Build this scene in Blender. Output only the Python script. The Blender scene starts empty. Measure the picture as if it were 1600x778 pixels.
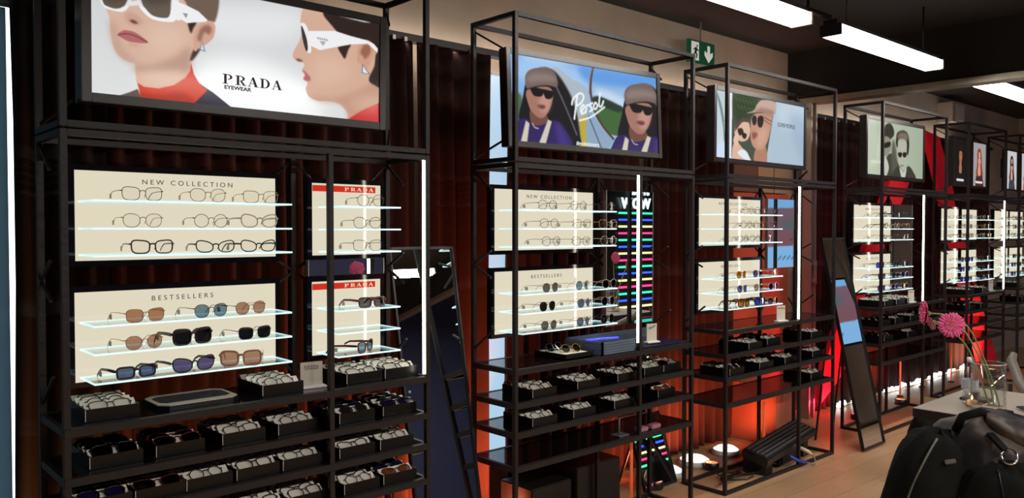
import bpy, bmesh, math, random
import numpy as np
from mathutils import Vector, Matrix, Euler
random.seed(7)
PI = math.pi
C = bpy.context.scene.collection
SC = bpy.context.scene

# ------------------------------------------------------------ camera, world, exposure, big lights
YAW, PITCH, FPX = 0.7355, 0.0241, 1270.0
cam_d = bpy.data.cameras.new('camera'); cam = bpy.data.objects.new('camera', cam_d); C.objects.link(cam)
cam_d.sensor_width = 36.0; cam_d.lens = FPX / 1600 * 36.0; cam_d.clip_start = 0.05
cam.location = (0, 0, 1.6); cam.rotation_euler = (PI / 2 - PITCH, 0, -YAW)
SC.camera = cam
SC.view_settings.view_transform = 'Standard'; SC.view_settings.look = 'None'
SC.view_settings.exposure = 0.0; SC.view_settings.gamma = 1.0; SC.view_settings.use_curve_mapping = False
w = bpy.data.worlds.new('world'); SC.world = w; w.use_nodes = True
w.node_tree.nodes['Background'].inputs[0].default_value = (0.02, 0.025, 0.03, 1)
w.node_tree.nodes['Background'].inputs[1].default_value = 0.3
LAMP_EMIT, LED_EMIT, STRIP_EMIT = 8.0, 13.0, 14.0
UP_ORANGE, UP_RED = 9.0, 14.0

# ------------------------------------------------------------ materials
def s2l(c):
    return tuple(((x / 255) / 12.92 if x / 255 <= 0.04045 else ((x / 255 + 0.055) / 1.055) ** 2.4) for x in c)
MC = {}
def mat(name, col=(.5, .5, .5), rough=.5, metal=0.0, emit=None, es=1.0, spec=.5, alpha=None, noise=None):
    if name in MC: return MC[name]
    m = bpy.data.materials.new(name); m.use_nodes = True; nt = m.node_tree
    b = nt.nodes['Principled BSDF']
    b.inputs['Base Color'].default_value = (*col, 1); b.inputs['Roughness'].default_value = rough
    b.inputs['Metallic'].default_value = metal; b.inputs['Specular IOR Level'].default_value = spec
    if emit: b.inputs['Emission Color'].default_value = (*emit, 1); b.inputs['Emission Strength'].default_value = es
    if noise:
        n = nt.nodes.new('ShaderNodeTexNoise'); n.inputs['Scale'].default_value = noise[0]; n.inputs['Detail'].default_value = 5
        tc = nt.nodes.new('ShaderNodeTexCoord'); nt.links.new(tc.outputs['Object'], n.inputs['Vector'])
        r = nt.nodes.new('ShaderNodeMapRange'); r.inputs['To Min'].default_value = 1 - noise[1]; r.inputs['To Max'].default_value = 1 + noise[1]
        nt.links.new(n.outputs['Fac'], r.inputs['Value'])
        mx = nt.nodes.new('ShaderNodeVectorMath'); mx.operation = 'SCALE'; mx.inputs[0].default_value = col
        nt.links.new(r.outputs[0], mx.inputs['Scale']); nt.links.new(mx.outputs[0], b.inputs['Base Color'])
        bp = nt.nodes.new('ShaderNodeBump'); bp.inputs['Strength'].default_value = .15; bp.inputs['Distance'].default_value = .01
        nt.links.new(n.outputs['Fac'], bp.inputs['Height']); nt.links.new(bp.outputs[0], b.inputs['Normal'])
    MC[name] = m; return m
def glassy(name, tint=(1, 1, 1), gl=.08, rough=.02):
    if name in MC: return MC[name]
    m = bpy.data.materials.new(name); m.use_nodes = True; nt = m.node_tree; nt.nodes.clear()
    o = nt.nodes.new('ShaderNodeOutputMaterial'); mx = nt.nodes.new('ShaderNodeMixShader')
    t = nt.nodes.new('ShaderNodeBsdfTransparent'); t.inputs[0].default_value = (*tint, 1)
    g = nt.nodes.new('ShaderNodeBsdfGlossy'); g.inputs['Roughness'].default_value = rough
    lw = nt.nodes.new('ShaderNodeLayerWeight'); lw.inputs['Blend'].default_value = .5
    pw = nt.nodes.new('ShaderNodeMath'); pw.operation = 'POWER'; pw.inputs[1].default_value = 4.0; nt.links.new(lw.outputs['Facing'], pw.inputs[0])
    ma = nt.nodes.new('ShaderNodeMath'); ma.operation = 'MULTIPLY_ADD'; ma.inputs[1].default_value = .6; ma.inputs[2].default_value = gl * .3; nt.links.new(pw.outputs[0], ma.inputs[0])
    nt.links.new(ma.outputs[0], mx.inputs[0]); nt.links.new(t.outputs[0], mx.inputs[1]); nt.links.new(g.outputs[0], mx.inputs[2])
    nt.links.new(mx.outputs[0], o.inputs[0]); MC[name] = m; return m
STEEL = mat('black_steel', (.014, .0115, .012), .45, .05, spec=.35, noise=(60, .15))
BLACK = mat('black_plastic', (.008, .008, .009), .35)
GLOSSBLACK = mat('gloss_black', (.006, .005, .006), .08)
TRAYB = mat('tray_black', (.006, .0055, .0055), .3, spec=.25)
TRAYW = mat('tray_insert', (.86, .82, .74), .6)
PANELLIT = mat('panel_lit', (.02, .02, .02), .04, emit=s2l((223, 214, 190)), es=1.0, spec=.6)
PANELRED = mat('panel_red', (.02, 0, 0), .05, emit=s2l((205, 50, 30)), es=1.0)
INK = mat('ink', (.02, .018, .02), .5)
MIRROR = mat('mirror', (.85, .87, .88), .004, 1.0)
EDGE = mat('lit_glass_edge', (.5, .6, .6), .2, emit=(.62, .95, 1.0), es=1.0)
GLASS = glassy('shelf_glass', (.96, .99, .98), .15)
CLEAR = glassy('clear_glass', (.97, .98, .98), .25)
LED = mat('led_strip', (.8, .8, .8), .4, emit=(1, .95, .78), es=LED_EMIT)
LAMPM = mat('lamp_diffuser', (.8, .8, .8), .4, emit=(1, .93, .84), es=LAMP_EMIT)
WHITE = mat('white_card', (.8, .79, .76), .5)
ALU = mat('aluminium', (.45, .42, .4), .35, .8)
GREY = mat('grey_plastic', (.16, .17, .19), .4)

# ------------------------------------------------------------ helpers
def tag(o, label=None, cat=None, group=None, kind=None):
    if label: o['label'] = label
    if cat: o['category'] = cat
    if group: o['group'] = group
    if kind: o['kind'] = kind
    return o
def thing(name, label, cat, loc=(0, 0, 0), rz=0.0, group=None):
    o = bpy.data.objects.new(name, None); C.objects.link(o); o.empty_display_size = .05
    o.location = loc; o.rotation_euler = (0, 0, rz); return tag(o, label, cat, group)
class MB:
    def __init__(s): s.v = []; s.f = []; s.mi = []; s.sm = []
    def add(s, vs, fs, mi=0, sm=False):
        b = len(s.v); s.v += [tuple(v) for v in vs]
        for f in fs: s.f.append(tuple(i + b for i in f)); s.mi.append(mi); s.sm.append(sm)
        return s
    def box(s, x0, x1, y0, y1, z0, z1, mi=0, bev=0.0):
        if bev <= 0 or min(x1 - x0, y1 - y0, z1 - z0) <= 2.2 * bev:
            vs = [(x, y, z) for x in (x0, x1) for y in (y0, y1) for z in (z0, z1)]
            return s.add(vs, [(0, 1, 3, 2), (4, 6, 7, 5), (0, 4, 5, 1), (2, 3, 7, 6), (0, 2, 6, 4), (1, 5, 7, 3)], mi)
        bm = bmesh.new(); bmesh.ops.create_cube(bm, size=1)
        for v in bm.verts: v.co = ((x0 + x1) / 2 + v.co.x * (x1 - x0), (y0 + y1) / 2 + v.co.y * (y1 - y0), (z0 + z1) / 2 + v.co.z * (z1 - z0))
        bmesh.ops.bevel(bm, geom=list(bm.edges), offset=bev, segments=2, affect='EDGES')
        bm.verts.index_update(); s.add([v.co[:] for v in bm.verts], [[v.index for v in f.verts] for f in bm.faces], mi); bm.free(); return s
    def bar(s, p, q, wd, ht=None, mi=0):
        p = Vector(p); q = Vector(q); d = (q - p).normalized(); ht = ht or wd
        a = d.cross(Vector((0, 0, 1))); a = Vector((1, 0, 0)) if a.length < 1e-4 else a.normalized(); b = d.cross(a).normalized()
        vs = []
        for e in (p, q):
            for i, j in ((-1, -1), (1, -1), (1, 1), (-1, 1)): vs.append(e + a * i * wd / 2 + b * j * ht / 2)
        return s.add(vs, [(0, 1, 2, 3), (7, 6, 5, 4), (0, 4, 5, 1), (1, 5, 6, 2), (2, 6, 7, 3), (3, 7, 4, 0)], mi)
    def tube(s, pts, r, n=6, closed=False, mi=0):
        pts = [Vector(p) for p in pts]; m = len(pts); rs = r if isinstance(r, (list, tuple)) else [r] * m
        vs = []; prev = None
        for i, p in enumerate(pts):
            if closed: t = pts[(i + 1) % m] - pts[i - 1]
            else: t = pts[min(i + 1, m - 1)] - pts[max(i - 1, 0)]
            t.normalize()
            if prev is None: a = t.cross(Vector((0.13, 1, .07)));  a = a if a.length > .1 else t.cross(Vector((1, 0, 0)))
            else: a = prev - t * prev.dot(t)
            a.normalize(); prev = a; b = t.cross(a)
            for k in range(n):
                an = 2 * PI * k / n; vs.append(p + a * math.cos(an) * rs[i] + b * math.sin(an) * rs[i])
        fs = []
        for i in range(m if closed else m - 1):
            j = (i + 1) % m
            for k in range(n): fs.append((i * n + k, i * n + (k + 1) % n, j * n + (k + 1) % n, j * n + k))
        if not closed: fs += [tuple(range(n))[::-1], tuple(range((m - 1) * n, m * n))]
        return s.add(vs, fs, mi, True)
    def lathe(s, prof, n=24, cx=0, cy=0, cz=0, mi=0):
        vs = []; fs = []; m = len(prof)
        for k in range(n):
            a = 2 * PI * k / n
            for r, z in prof: vs.append((cx + r * math.cos(a), cy + r * math.sin(a), cz + z))
        for k in range(n):
            for i in range(m - 1): fs.append((k * m + i, ((k + 1) % n) * m + i, ((k + 1) % n) * m + i + 1, k * m + i + 1))
        return s.add(vs, fs, mi, True)
    def prism(s, pts, y0, y1, mi=0):   # polygon in x,z extruded along y
        n = len(pts); vs = [(x, y0, z) for x, z in pts] + [(x, y1, z) for x, z in pts]
        return s.add(vs, [tuple(range(n)), tuple(range(2 * n - 1, n - 1, -1))] + [(i, i + n, (i + 1) % n + n, (i + 1) % n) for i in range(n)], mi)
    def mesh(s, name, mats):
        me = bpy.data.meshes.new(name); me.from_pydata(s.v, [], s.f)
        for m in (mats if isinstance(mats, (list, tuple)) else [mats]): me.materials.append(m)
        me.polygons.foreach_set('material_index', s.mi); me.polygons.foreach_set('use_smooth', s.sm)
        bm = bmesh.new(); bm.from_mesh(me); bmesh.ops.recalc_face_normals(bm, faces=bm.faces); bm.to_mesh(me); bm.free(); me.update(); return me
    def build(s, name, mats, parent=None, loc=None, rot=None):
        o = bpy.data.objects.new(name, s.mesh(name, mats)); C.objects.link(o)
        if parent: o.parent = parent
        if loc: o.location = loc
        if rot: o.rotation_euler = rot
        return o
def struct(o): return tag(o, kind='structure')
def copy_tree(o, parent=None, kids=None):
    c = o.copy(); C.objects.link(c)
    if parent: c.parent = parent
    for ch in list(o.children): copy_tree(ch, c)
    return c
def text(name, body, size, m, parent, loc, rot=(PI / 2, 0, 0), spacing=1.0, shear=0.0, sx=1.0, ext=.0004, align='CENTER', off=0):
    cu = bpy.data.curves.new(name, 'FONT'); cu.body = body; cu.size = size; cu.space_character = spacing; cu.shear = shear
    cu.align_x = align; cu.extrude = ext; cu.offset = off
    t = bpy.data.objects.new(name, cu); C.objects.link(t)
    dg = bpy.context.evaluated_depsgraph_get(); dg.update()
    me = bpy.data.meshes.new_from_object(t.evaluated_get(dg)); me.name = name
    bpy.data.objects.remove(t); me.materials.clear(); me.materials.append(m)
    o = bpy.data.objects.new(name, me); C.objects.link(o)
    if parent: o.parent = parent
    o.location = loc; o.rotation_euler = rot; o.scale = (sx, 1, 1); return o
def area(name, loc, rot, sx, sy, power, col, parent=None):
    l = bpy.data.lights.new(name, 'AREA'); l.shape = 'RECTANGLE'; l.size = sx; l.size_y = sy; l.energy = power; l.color = col
    o = bpy.data.objects.new(name, l); C.objects.link(o); o.location = loc; o.rotation_euler = rot
    if parent: o.parent = parent
    return o

# ------------------------------------------------------------ the room
FY, BY = 2.738, 3.035      # front and back plane of the racks
WY = 3.6                   # concrete wall
def wood():
    m = bpy.data.materials.new('light_wood_floor'); m.use_nodes = True; nt = m.node_tree; b = nt.nodes['Principled BSDF']
    tc = nt.nodes.new('ShaderNodeTexCoord')
    br = nt.nodes.new('ShaderNodeTexBrick'); br.inputs['Scale'].default_value = 1.0; br.inputs['Brick Width'].default_value = 1.3; br.inputs['Row Height'].default_value = .19
    br.inputs['Mortar Size'].default_value = .0015; br.inputs['Color1'].default_value = (.46, .275, .15, 1); br.inputs['Color2'].default_value = (.53, .33, .18, 1); br.inputs['Mortar'].default_value = (.16, .1, .06, 1)
    mp = nt.nodes.new('ShaderNodeMapping'); mp.inputs['Scale'].default_value = (1.5, 14, 1)
    n = nt.nodes.new('ShaderNodeTexNoise'); n.inputs['Scale'].default_value = 3; n.inputs['Detail'].default_value = 6
    nt.links.new(tc.outputs['Object'], br.inputs['Vector']); nt.links.new(tc.outputs['Object'], mp.inputs[0]); nt.links.new(mp.outputs[0], n.inputs['Vector'])
    mr = nt.nodes.new('ShaderNodeMapRange'); mr.inputs['To Min'].default_value = .8; mr.inputs['To Max'].default_value = 1.15; nt.links.new(n.outputs['Fac'], mr.inputs['Value'])
    vm = nt.nodes.new('ShaderNodeVectorMath'); vm.operation = 'SCALE'; nt.links.new(br.outputs['Color'], vm.inputs[0]); nt.links.new(mr.outputs[0], vm.inputs['Scale'])
    nt.links.new(vm.outputs[0], b.inputs['Base Color']); b.inputs['Roughness'].default_value = .38
    return m
CONC = mat('concrete', (.42, .34, .28), .85, noise=(2.5, .3))
DARKC = mat('dark_ceiling', (.004, .0035, .0035), .9, noise=(6, .3))
NAVY = mat('navy_paint', (.006, .011, .045), .8)
struct(MB().box(-2, 12.6, -4.2, 3.7, -.05, 0).build('floor', wood()))
struct(MB().box(-2, 12.6, -4.2, 3.7, 3.1, 3.16).build('ceiling', DARKC))
wb = MB()
X1, X2, X3, X4 = .30, .72, 3.04, 3.26      # window openings
wb.box(-2, X1, WY, WY + .1, 0, 3.1).box(X1, X2, WY, WY + .1, 2.46, 3.1).box(X2, X3, WY, WY + .1, 0, 3.1)
wb.box(X3, X4, WY, WY + .1, 2.52, 3.1).box(X3, X4, WY, WY + .1, 0, .2).box(X4, 12.6, WY, WY + .1, 0, 3.1)
struct(wb.build('wall_back', CONC))
struct(MB().box(-2.1, -2, -4.2, 3.7, 0, 3.1).build('wall_left', NAVY))
struct(MB().box(12.55, 12.65, -4.2, 3.7, 0, 3.1).build('wall_right', mat('beige_wall', (.42, .33, .27), .8)))
struct(MB().box(-2, 12.6, -4.2, -4.1, 0, 3.1).build('wall_front', NAVY))
# windows: daylight behind frosted panes
DAY = mat('daylit_pane', (.6, .6, .6), .3, emit=(.85, .95, 1.0), es=3.2)
DAY2 = mat('daylit_blue_pane', (.3, .3, .3), .3, emit=s2l((172, 208, 232)), es=1.0)
def wnode(nm, x0, x1, z0, z1, m):
    o = bpy.data.objects.new(nm, None); C.objects.link(o); o.location = ((x0 + x1) / 2, WY, z0); struct(o)
    wd = (x1 - x0) / 2; h = z1 - z0
    MB().box(-wd, wd, .012, .02, 0, h).build('pane', m, o)
    MB().box(-wd, -wd + .008, .0, .07, 0, h).box(wd - .008, wd, .0, .07, 0, h).box(-wd, wd, 0, .07, h - .015, h).box(-wd, wd, 0, .07, 0, .012).build('window_frame', ALU, o)
wnode('window_1', X1, X2, 0.0, 2.46, DAY)
wnode('window_2', X3, X4, .2, 2.52, DAY2)
blindm = bpy.data.materials.new('blind_fabric'); blindm.use_nodes = True; _n = blindm.node_tree; _n.nodes.clear()
_o = _n.nodes.new('ShaderNodeOutputMaterial'); _a = _n.nodes.new('ShaderNodeAddShader'); _d = _n.nodes.new('ShaderNodeBsdfDiffuse'); _t = _n.nodes.new('ShaderNodeBsdfTranslucent')
_d.inputs[0].default_value = (.06, .08, .09, 1); _t.inputs[0].default_value = (.11, .15, .17, 1); _n.links.new(_d.outputs[0], _a.inputs[0]); _n.links.new(_t.outputs[0], _a.inputs[1]); _n.links.new(_a.outputs[0], _o.inputs[0])
tag(MB().box(-.1, .642, 3.5, 3.51, 0, 2.42, bev=.002).build('roller_blind', blindm), 'grey-blue roller blind hanging at the far left edge', 'blind')
# bulkhead with header rail over the glazed partition
struct(MB().box(6.44, 6.56, -4.1, WY, 2.70, 3.1).build('trim_1', DARKC))
struct(MB().box(6.425, 6.575, -4.1, WY, 2.655, 2.70).build('trim_2', mat('header_rail', (.30, .26, .2), .35, .7, noise=(9, .35))))
d = thing('partition_door_stack', 'slim aluminium door uprights folded beside the third rack under the header rail', 'door', (6.46, 3.39, 0))
for dx in (-.03, .05): MB().box(dx - .013, dx + .013, -.02, .06, 0, 2.655, bev=.003).build('upright', ALU, d)
h = MB().box(.005, .02, -.05, -.02, 1.14, 1.34, bev=.004).box(0, .02, -.03, 0, 1.16, 1.18).box(0, .02, -.03, 0, 1.3, 1.32).build('handle', ALU, d)
# tan and orange panels behind the curtain gap
struct(MB().box(5.45, 5.85, 3.53, 3.56, 1.9, 2.55).build('trim_3', mat('brown_board', (.13, .07, .045), .7)))
struct(MB().box(5.87, 6.10, 3.53, 3.56, 1.9, 2.55).box(6.12, 6.37, 3.53, 3.56, 1.9, 2.55).build('trim_4', mat('tan_board', (.33, .25, .15), .7)))
struct(MB().box(5.42, 6.37, 3.54, 3.57, 0, 1.89).build('trim_5', mat('orange_red_paint', (.42, .09, .045), .6)))
tag(MB().box(5.44, 5.74, 3.12, 3.5, 0.001, .44, bev=.006).build('plinth', mat('orange_plinth', (.40, .13, .08), .6)), 'orange-red plinth box on the floor behind the third rack', 'plinth')

# ------------------------------------------------------------ curtains
CURT = mat('red_black_velvet', (.024, .0034, .0020), .95, noise=(30, .2))
CURT_BLACK = mat('black_molton', (.006, .006, .007), .95)
def curtain(name, x0, x1, m, label, z1=2.56, z0=.02, ph=0.0, y=3.46):
    n = int((x1 - x0) / .012); vs = []; fs = []; zs = [z0, .7, 1.4, 2.0, z1]
    for j, z in enumerate(zs):
        for i in range(n + 1):
            x = x0 + (x1 - x0) * i / n
            a = .035 * math.sin(x * 2 * PI / .115 + ph + .5 * math.sin(x * 5 + z * .4)) + .012 * math.sin(x * 2 * PI / .31 + z)
            vs.append((x + .01 * math.sin(z * 2 + x * 7), y + a, z))
    for j in range(len(zs) - 1):
        for i in range(n): a = j * (n + 1) + i; fs.append((a, a + 1, a + n + 2, a + n + 1))
    mb = MB().add(vs, fs, 0, True); o = mb.build(name, m)
    md = o.modifiers.new('thick', 'SOLIDIFY'); md.thickness = .003
    return tag(o, label, 'curtain')
curtain('black_curtain', .646, .98, CURT_BLACK, 'black curtain strip beside the bright window slit at far left')
curtain('velvet_curtain', .985, 1.75, CURT, 'dark red curtain behind the two display panels of the nearest rack')
curtain('velvet_curtain', 1.755, 2.45, CURT, 'dark red curtain behind the leaning mirror right of the nearest rack', ph=1)
curtain('velvet_curtain', 2.455, 2.975, CURT, 'red curtain left of the pale blue window slit behind the second rack', ph=2)
curtain('velvet_curtain', 3.085, 4.3, CURT, 'red curtain right of the pale blue window slit behind the second rack', ph=.5)
curtain('velvet_curtain', 4.305, 5.42, CURT, 'red curtain behind the left half of the third rack', ph=1.4)
curtain('velvet_curtain', 6.6, 8.0, CURT, 'dark curtain behind the fourth rack', ph=2.2)
curtain('velvet_curtain', 8.005, 9.6, CURT, 'dark curtain behind the fifth rack', ph=.2)
curtain('velvet_curtain', 9.605, 10.9, CURT, 'dark curtain behind the farthest rack', ph=.9)
tk = thing('curtain_track', 'long black curtain track with hidden uplight along the concrete wall', 'curtain track', (0, 3.46, 2.56))
MB().box(.3, 6.40, -.03, .03, .0, .035).box(6.58, 11.0, -.03, .03, .0, .035).build('rail', BLACK, tk)
MB().box(1.9, 6.3, .035, .055, .01, .022).box(6.6, 10.0, .035, .055, .01, .022).build('led_strip', mat('warm_track_led', (.8, .8, .8), .4, emit=(1, .88, .72), es=STRIP_EMIT), tk)
for x in (1.95, 2.02, 2.12, 2.3, 2.37, 2.5, 2.8, 6.75, 7.0, 7.3):
    MB().box(x - .01, x + .01, -.045, -.03, -.01, .012, bev=.002).build('clip', ALU, tk)

# ------------------------------------------------------------ ceiling lamps
def ceil_lamp(x0, x1, y, label, z=2.70, pw=14):
    t = thing('tube_lamp', label, 'ceiling lamp', (x0, y, z)); L = x1 - x0
    MB().box(.02, L - .02, -.06, .06, 0, .062, bev=.006).build('diffuser', LAMPM, t)
    MB().box(0, .02, -.062, .062, -.001, .064, bev=.002).build('end_cap', WHITE if x0 > 5 else BLACK, t)
    MB().box(L - .02, L, -.062, .062, -.001, .064, bev=.002).build('end_cap', WHITE, t)
    MB().box(0.0, L, -.04, .04, .064, .09).build('housing', BLACK, t)
    area('lamp_light', (L / 2, 0, -.004), (0, 0, 0), L - .06, .11, pw, (1, .93, .85), t)
    for xx in (.2, L - .2): MB().tube([(xx, 0, .09), (xx, 0, .40)], .006).build('hanger', BLACK, t)
ceil_lamp(2.55, 4.14, 2.23, 'white glowing ceiling lamp nearest the camera, cut by the top edge')
ceil_lamp(4.45, 5.96, 2.23, 'white glowing ceiling lamp, middle one of the three in line')
ceil_lamp(6.66, 8.15, 2.23, 'white glowing ceiling lamp beyond the header rail at the right edge')
for i, x in enumerate((.2, 2.2, 4.2, 6.2)): ceil_lamp(x, x + 1.5, -1.3, 'glowing ceiling lamp on the camera side of the room, %s in its row' % ('first', 'second', 'third', 'fourth')[i], pw=75)
# bracket between lamp one and two
tag(MB().bar((4.16, 2.23, 2.80), (4.44, 2.23, 2.80), .03, .02).bar((4.2, 2.23, 2.81), (4.2, 2.23, 3.1), .012).build('lamp_bracket', BLACK), 'black conduit bridging the two front ceiling lamps', 'bracket')

# exit sign
e = thing('exit_sign', 'green emergency exit sign with white running figure and down arrow on concrete wall', 'sign', (4.98, 3.45, 2.79))
MB().box(-.16, .15, 0, .03, 0, .165, bev=.003).build('sign_panel', mat('exit_green', (.004, .05, .025), .4, emit=(0.002, .05, .025), es=.5), e)
WS = mat('sign_white', (.7, .75, .7), .5, emit=(.6, .65, .6), es=.45)
MB().prism([(.055, .14), (.085, .14), (.085, .085), (.12, .1), (.12, .07), (.07, .02), (.02, .07), (.02, .1), (.055, .085)], -.003, 0).build('arrow', WS, e)
fg = MB().prism([(-.14, .15), (-.05, .15), (-.05, .02), (-.14, .02)], -.0015, 0)
fg.build('figure_field', WS, e)
EG = mat('exit_fig', (.004, .07, .03), .5)
fb = MB().lathe([(0, 0), (.012, .001), (.012, .002), (0, .003)], 12)
run = MB().prism([(-.085, .122), (-.075, .132), (-.065, .122), (-.075, .112)], -.004, -.002).prism([(-.1, .11), (-.078, .113), (-.07, .1), (-.055, .095), (-.056, .088), (-.075, .09), (-.085, .075), (-.07, .06), (-.08, .035), (-.09, .037), (-.084, .057), (-.1, .068), (-.115, .045), (-.13, .045), (-.13, .052), (-.118, .054), (-.103, .085), (-.098, .098), (-.113, .088), (-.118, .094)], -.004, -.002)
run.build('running_figure', EG, e)
MB().tube([(0, .02, .165), (0, .02, .31)], .007).build('hanger', mat('rod_grey', (.3, .27, .25), .6), e)
MB().box(-.02, .02, .03, .12, .06, .1).build('wall_arm', ALU, e)
# air handling box
v = thing('vent_box', 'beige ventilation box high on the wall above the fifth rack', 'vent', (9.9, 3.45, 2.80))
MB().box(-.2, .16, -.02, .148, 0, .22, bev=.004).build('casing', mat('vent_beige', (.4, .33, .28), .6), v)
MB().box(-.13, .12, -.03, -.02, .02, .2, bev=.002).build('grille', mat('vent_white', (.55, .5, .46), .5), v)

# ------------------------------------------------------------ racks
PW = .021
def rack(label, xl, xm, xr, sh=(.99, .84, .71, .565), midshelf=True, led='mid', bm_x=None):
    t = thing('display_rack', label, 'display rack', (xl, FY, 0)); Wd = xr - xl; D = BY - FY; h = PW / 2
    for (x, y) in ((0, 0), (Wd, 0), (0, D), (Wd, D)):
        MB().box(x - h, x + h, y - h, y + h, 0, 1.905, bev=.0015).build('post', STEEL, t)
        MB().box(x - h, x + h, y - h, y + h, 1.912, 2.589, bev=.0015).build('upper_post', STEEL, t)
    ms = []
    if xm: 
        ms = [xm - xl]
        MB().box(ms[0] - h, ms[0] + h, -h, h, .02, 1.886, bev=.0015).build('post', STEEL, t)
        MB().box(ms[0] - h - .002, ms[0] + h - .002, D - h, D + h, .02, 1.886, bev=.0015).build('post', STEEL, t)
    for z, hh in ((.0, .021), (1.885, .02), (1.912, .02), (2.569, .02)):
        for y in (0, D): MB().box(h, Wd - h, y - h, y + h, z, z + hh, bev=.001).build('rail', STEEL, t)
        for x in (0, Wd): MB().box(x - h, x + h, h, D - h, z, z + hh, bev=.001).build('rail', STEEL, t)
    for z in sh:
        MB().box(-h + .001, Wd + h - .001, -h - .001, h + .004, z - .026, z, bev=.001).build('shelf_rail', STEEL, t)
        MB().box(-h + .001, Wd + h - .001, D - h - .004, D + h + .001, z - .026, z, bev=.001).build('shelf_rail', STEEL, t)
        for x in (0, Wd): MB().box(x - h + .002, x + h - .002, h, D - h, z - .026, z, bev=.001).build('shelf_rail', STEEL, t)
        MB().box(h, Wd - h, h, D - h, z - .008, z - .001).build('shelf_board', GLOSSBLACK, t)
    # corner braces in the sides and the back
    for x in (0, Wd):
        for a, b in (((D, 1.885), (D - .13, 1.79)), ((D, 1.43), (D - .13, 1.50)), ((D, 1.43), (D - .13, 1.37)), ((D, 1.02), (D - .15, 1.13))):
            MB().bar((x, a[0], a[1]), (x, b[0] if b[0] > .1 else .1, b[1]), .009).build('brace', STEEL, t)
        MB().bar((x, D, 2.55), (x + (.07 if x == 0 else -.07), D - .13, 2.46), .009).build('brace', STEEL, t)
        MB().bar((x, D, 1.94), (x + (.07 if x == 0 else -.07), D - .13, 2.02), .009).build('brace', STEEL, t)
    for x in [m for m in ms] + [Wd]:
        for sg in ((-1, 1) if x != Wd else (-1,)):
            for z0, z1 in ((1.885, 1.80), (1.43, 1.49), (1.43, 1.37), (1.02, 1.10)):
                MB().bar((x, D, z0), (x + sg * .09, D, z1), .009).build('brace', STEEL, t)
    lx = Wd - h - .006 if led == 'right' else (xm - xl) - h - .005
    MB().box(lx - .002, lx + .005, -.005, .005, 1.0, 1.885).build('led_strip', LED, t)
    return t
R1 = rack('nearest black steel display rack under the wide poster of red-collared women', .646, 1.551, 2.0, (.99, .838, .71, .565), led='right')
R2 = rack('second black steel rack, under the screen with the driver in sunglasses', 2.497, 3.39, 3.856, (.957, .80, .663, .506), led='mid')
R3 = rack('third black steel rack, under the screen with the couple in sunhats', 4.203, 5.077, 5.553, (.993, .847, .708, .55), led='mid')
R4 = rack('fourth black steel rack, under the grey-green screen of two men', 6.323, 7.14, 7.606, led='mid')
R5 = rack('fifth black steel rack, under two portrait posters', 8.14, None, 9.157, led='right')
R6 = rack('farthest black steel rack, cut by the right edge of the photo', 9.60, None, 10.62, led='right')
RN = {1: 'nearest rack', 2: 'second rack', 3: 'third rack', 4: 'fourth rack', 5: 'fifth rack', 6: 'farthest rack'}

PY = 2.966
NCZ = (1.695, 1.605, 1.517); BSZ = (1.292, 1.202, 1.108)
TAGW = mat('tag_white', (.6, .58, .52), .6)
def panel(x0, x1, z0, z1, title, shelves, label, sx0=None, sx1=None, depth=.165, bx=.022, red=None, ts=.024):
    t = thing('lit_display_board', label, 'display board', (x0, PY, z0)); Wd = x1 - x0; H = z1 - z0
    MB().box(-bx, Wd + bx, .001, .035, -.02, H + .02, bev=.002).build('black_surround', GLOSSBLACK, t)
    MB().box(0, Wd, -.001, .004, 0, H).build('lit_face', PANELLIT, t)
    if red: 
        rb = MB().box(0, Wd * .92, -.0025, -.0015, H - .033, H - .008).build('red_header', PANELRED, t)
        prada(rb, 'lettering', Wd * .68, -.003, H - .0275, .145, .014, mat('cream_letter', (.02,) * 3, .5, emit=(.8, .72, .55), es=1), 1.25)
    if title:
        text('lettering', title, ts, INK, t, (Wd * (.53 if len(title) > 12 else .50), -.002, H - .040), spacing=1.55, ext=.0003, sx=1.1)
    a = (sx0 if sx0 is not None else x0 + .03) - x0; b = (sx1 if sx1 is not None else x1 - .018) - x0
    for z in shelves:
        g = MB().box(a, b, -depth, -.002, z - z0 - .006, z - z0).build('glass_shelf', GLASS, t)
        e = .0022
        MB().box(a, b, -depth - e, -depth, z - z0 - .0055, z - z0 + .0005).box(a - e, a, -depth - e, 0, z - z0 - .0055, z - z0 + .0005).box(b, b + e, -depth - e, 0, z - z0 - .0055, z - z0 + .0005).box(a, b, -.006, -.003, z - z0 - .0055, z - z0 + .0005).build('lit_edge', EDGE, g)
    return t
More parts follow.
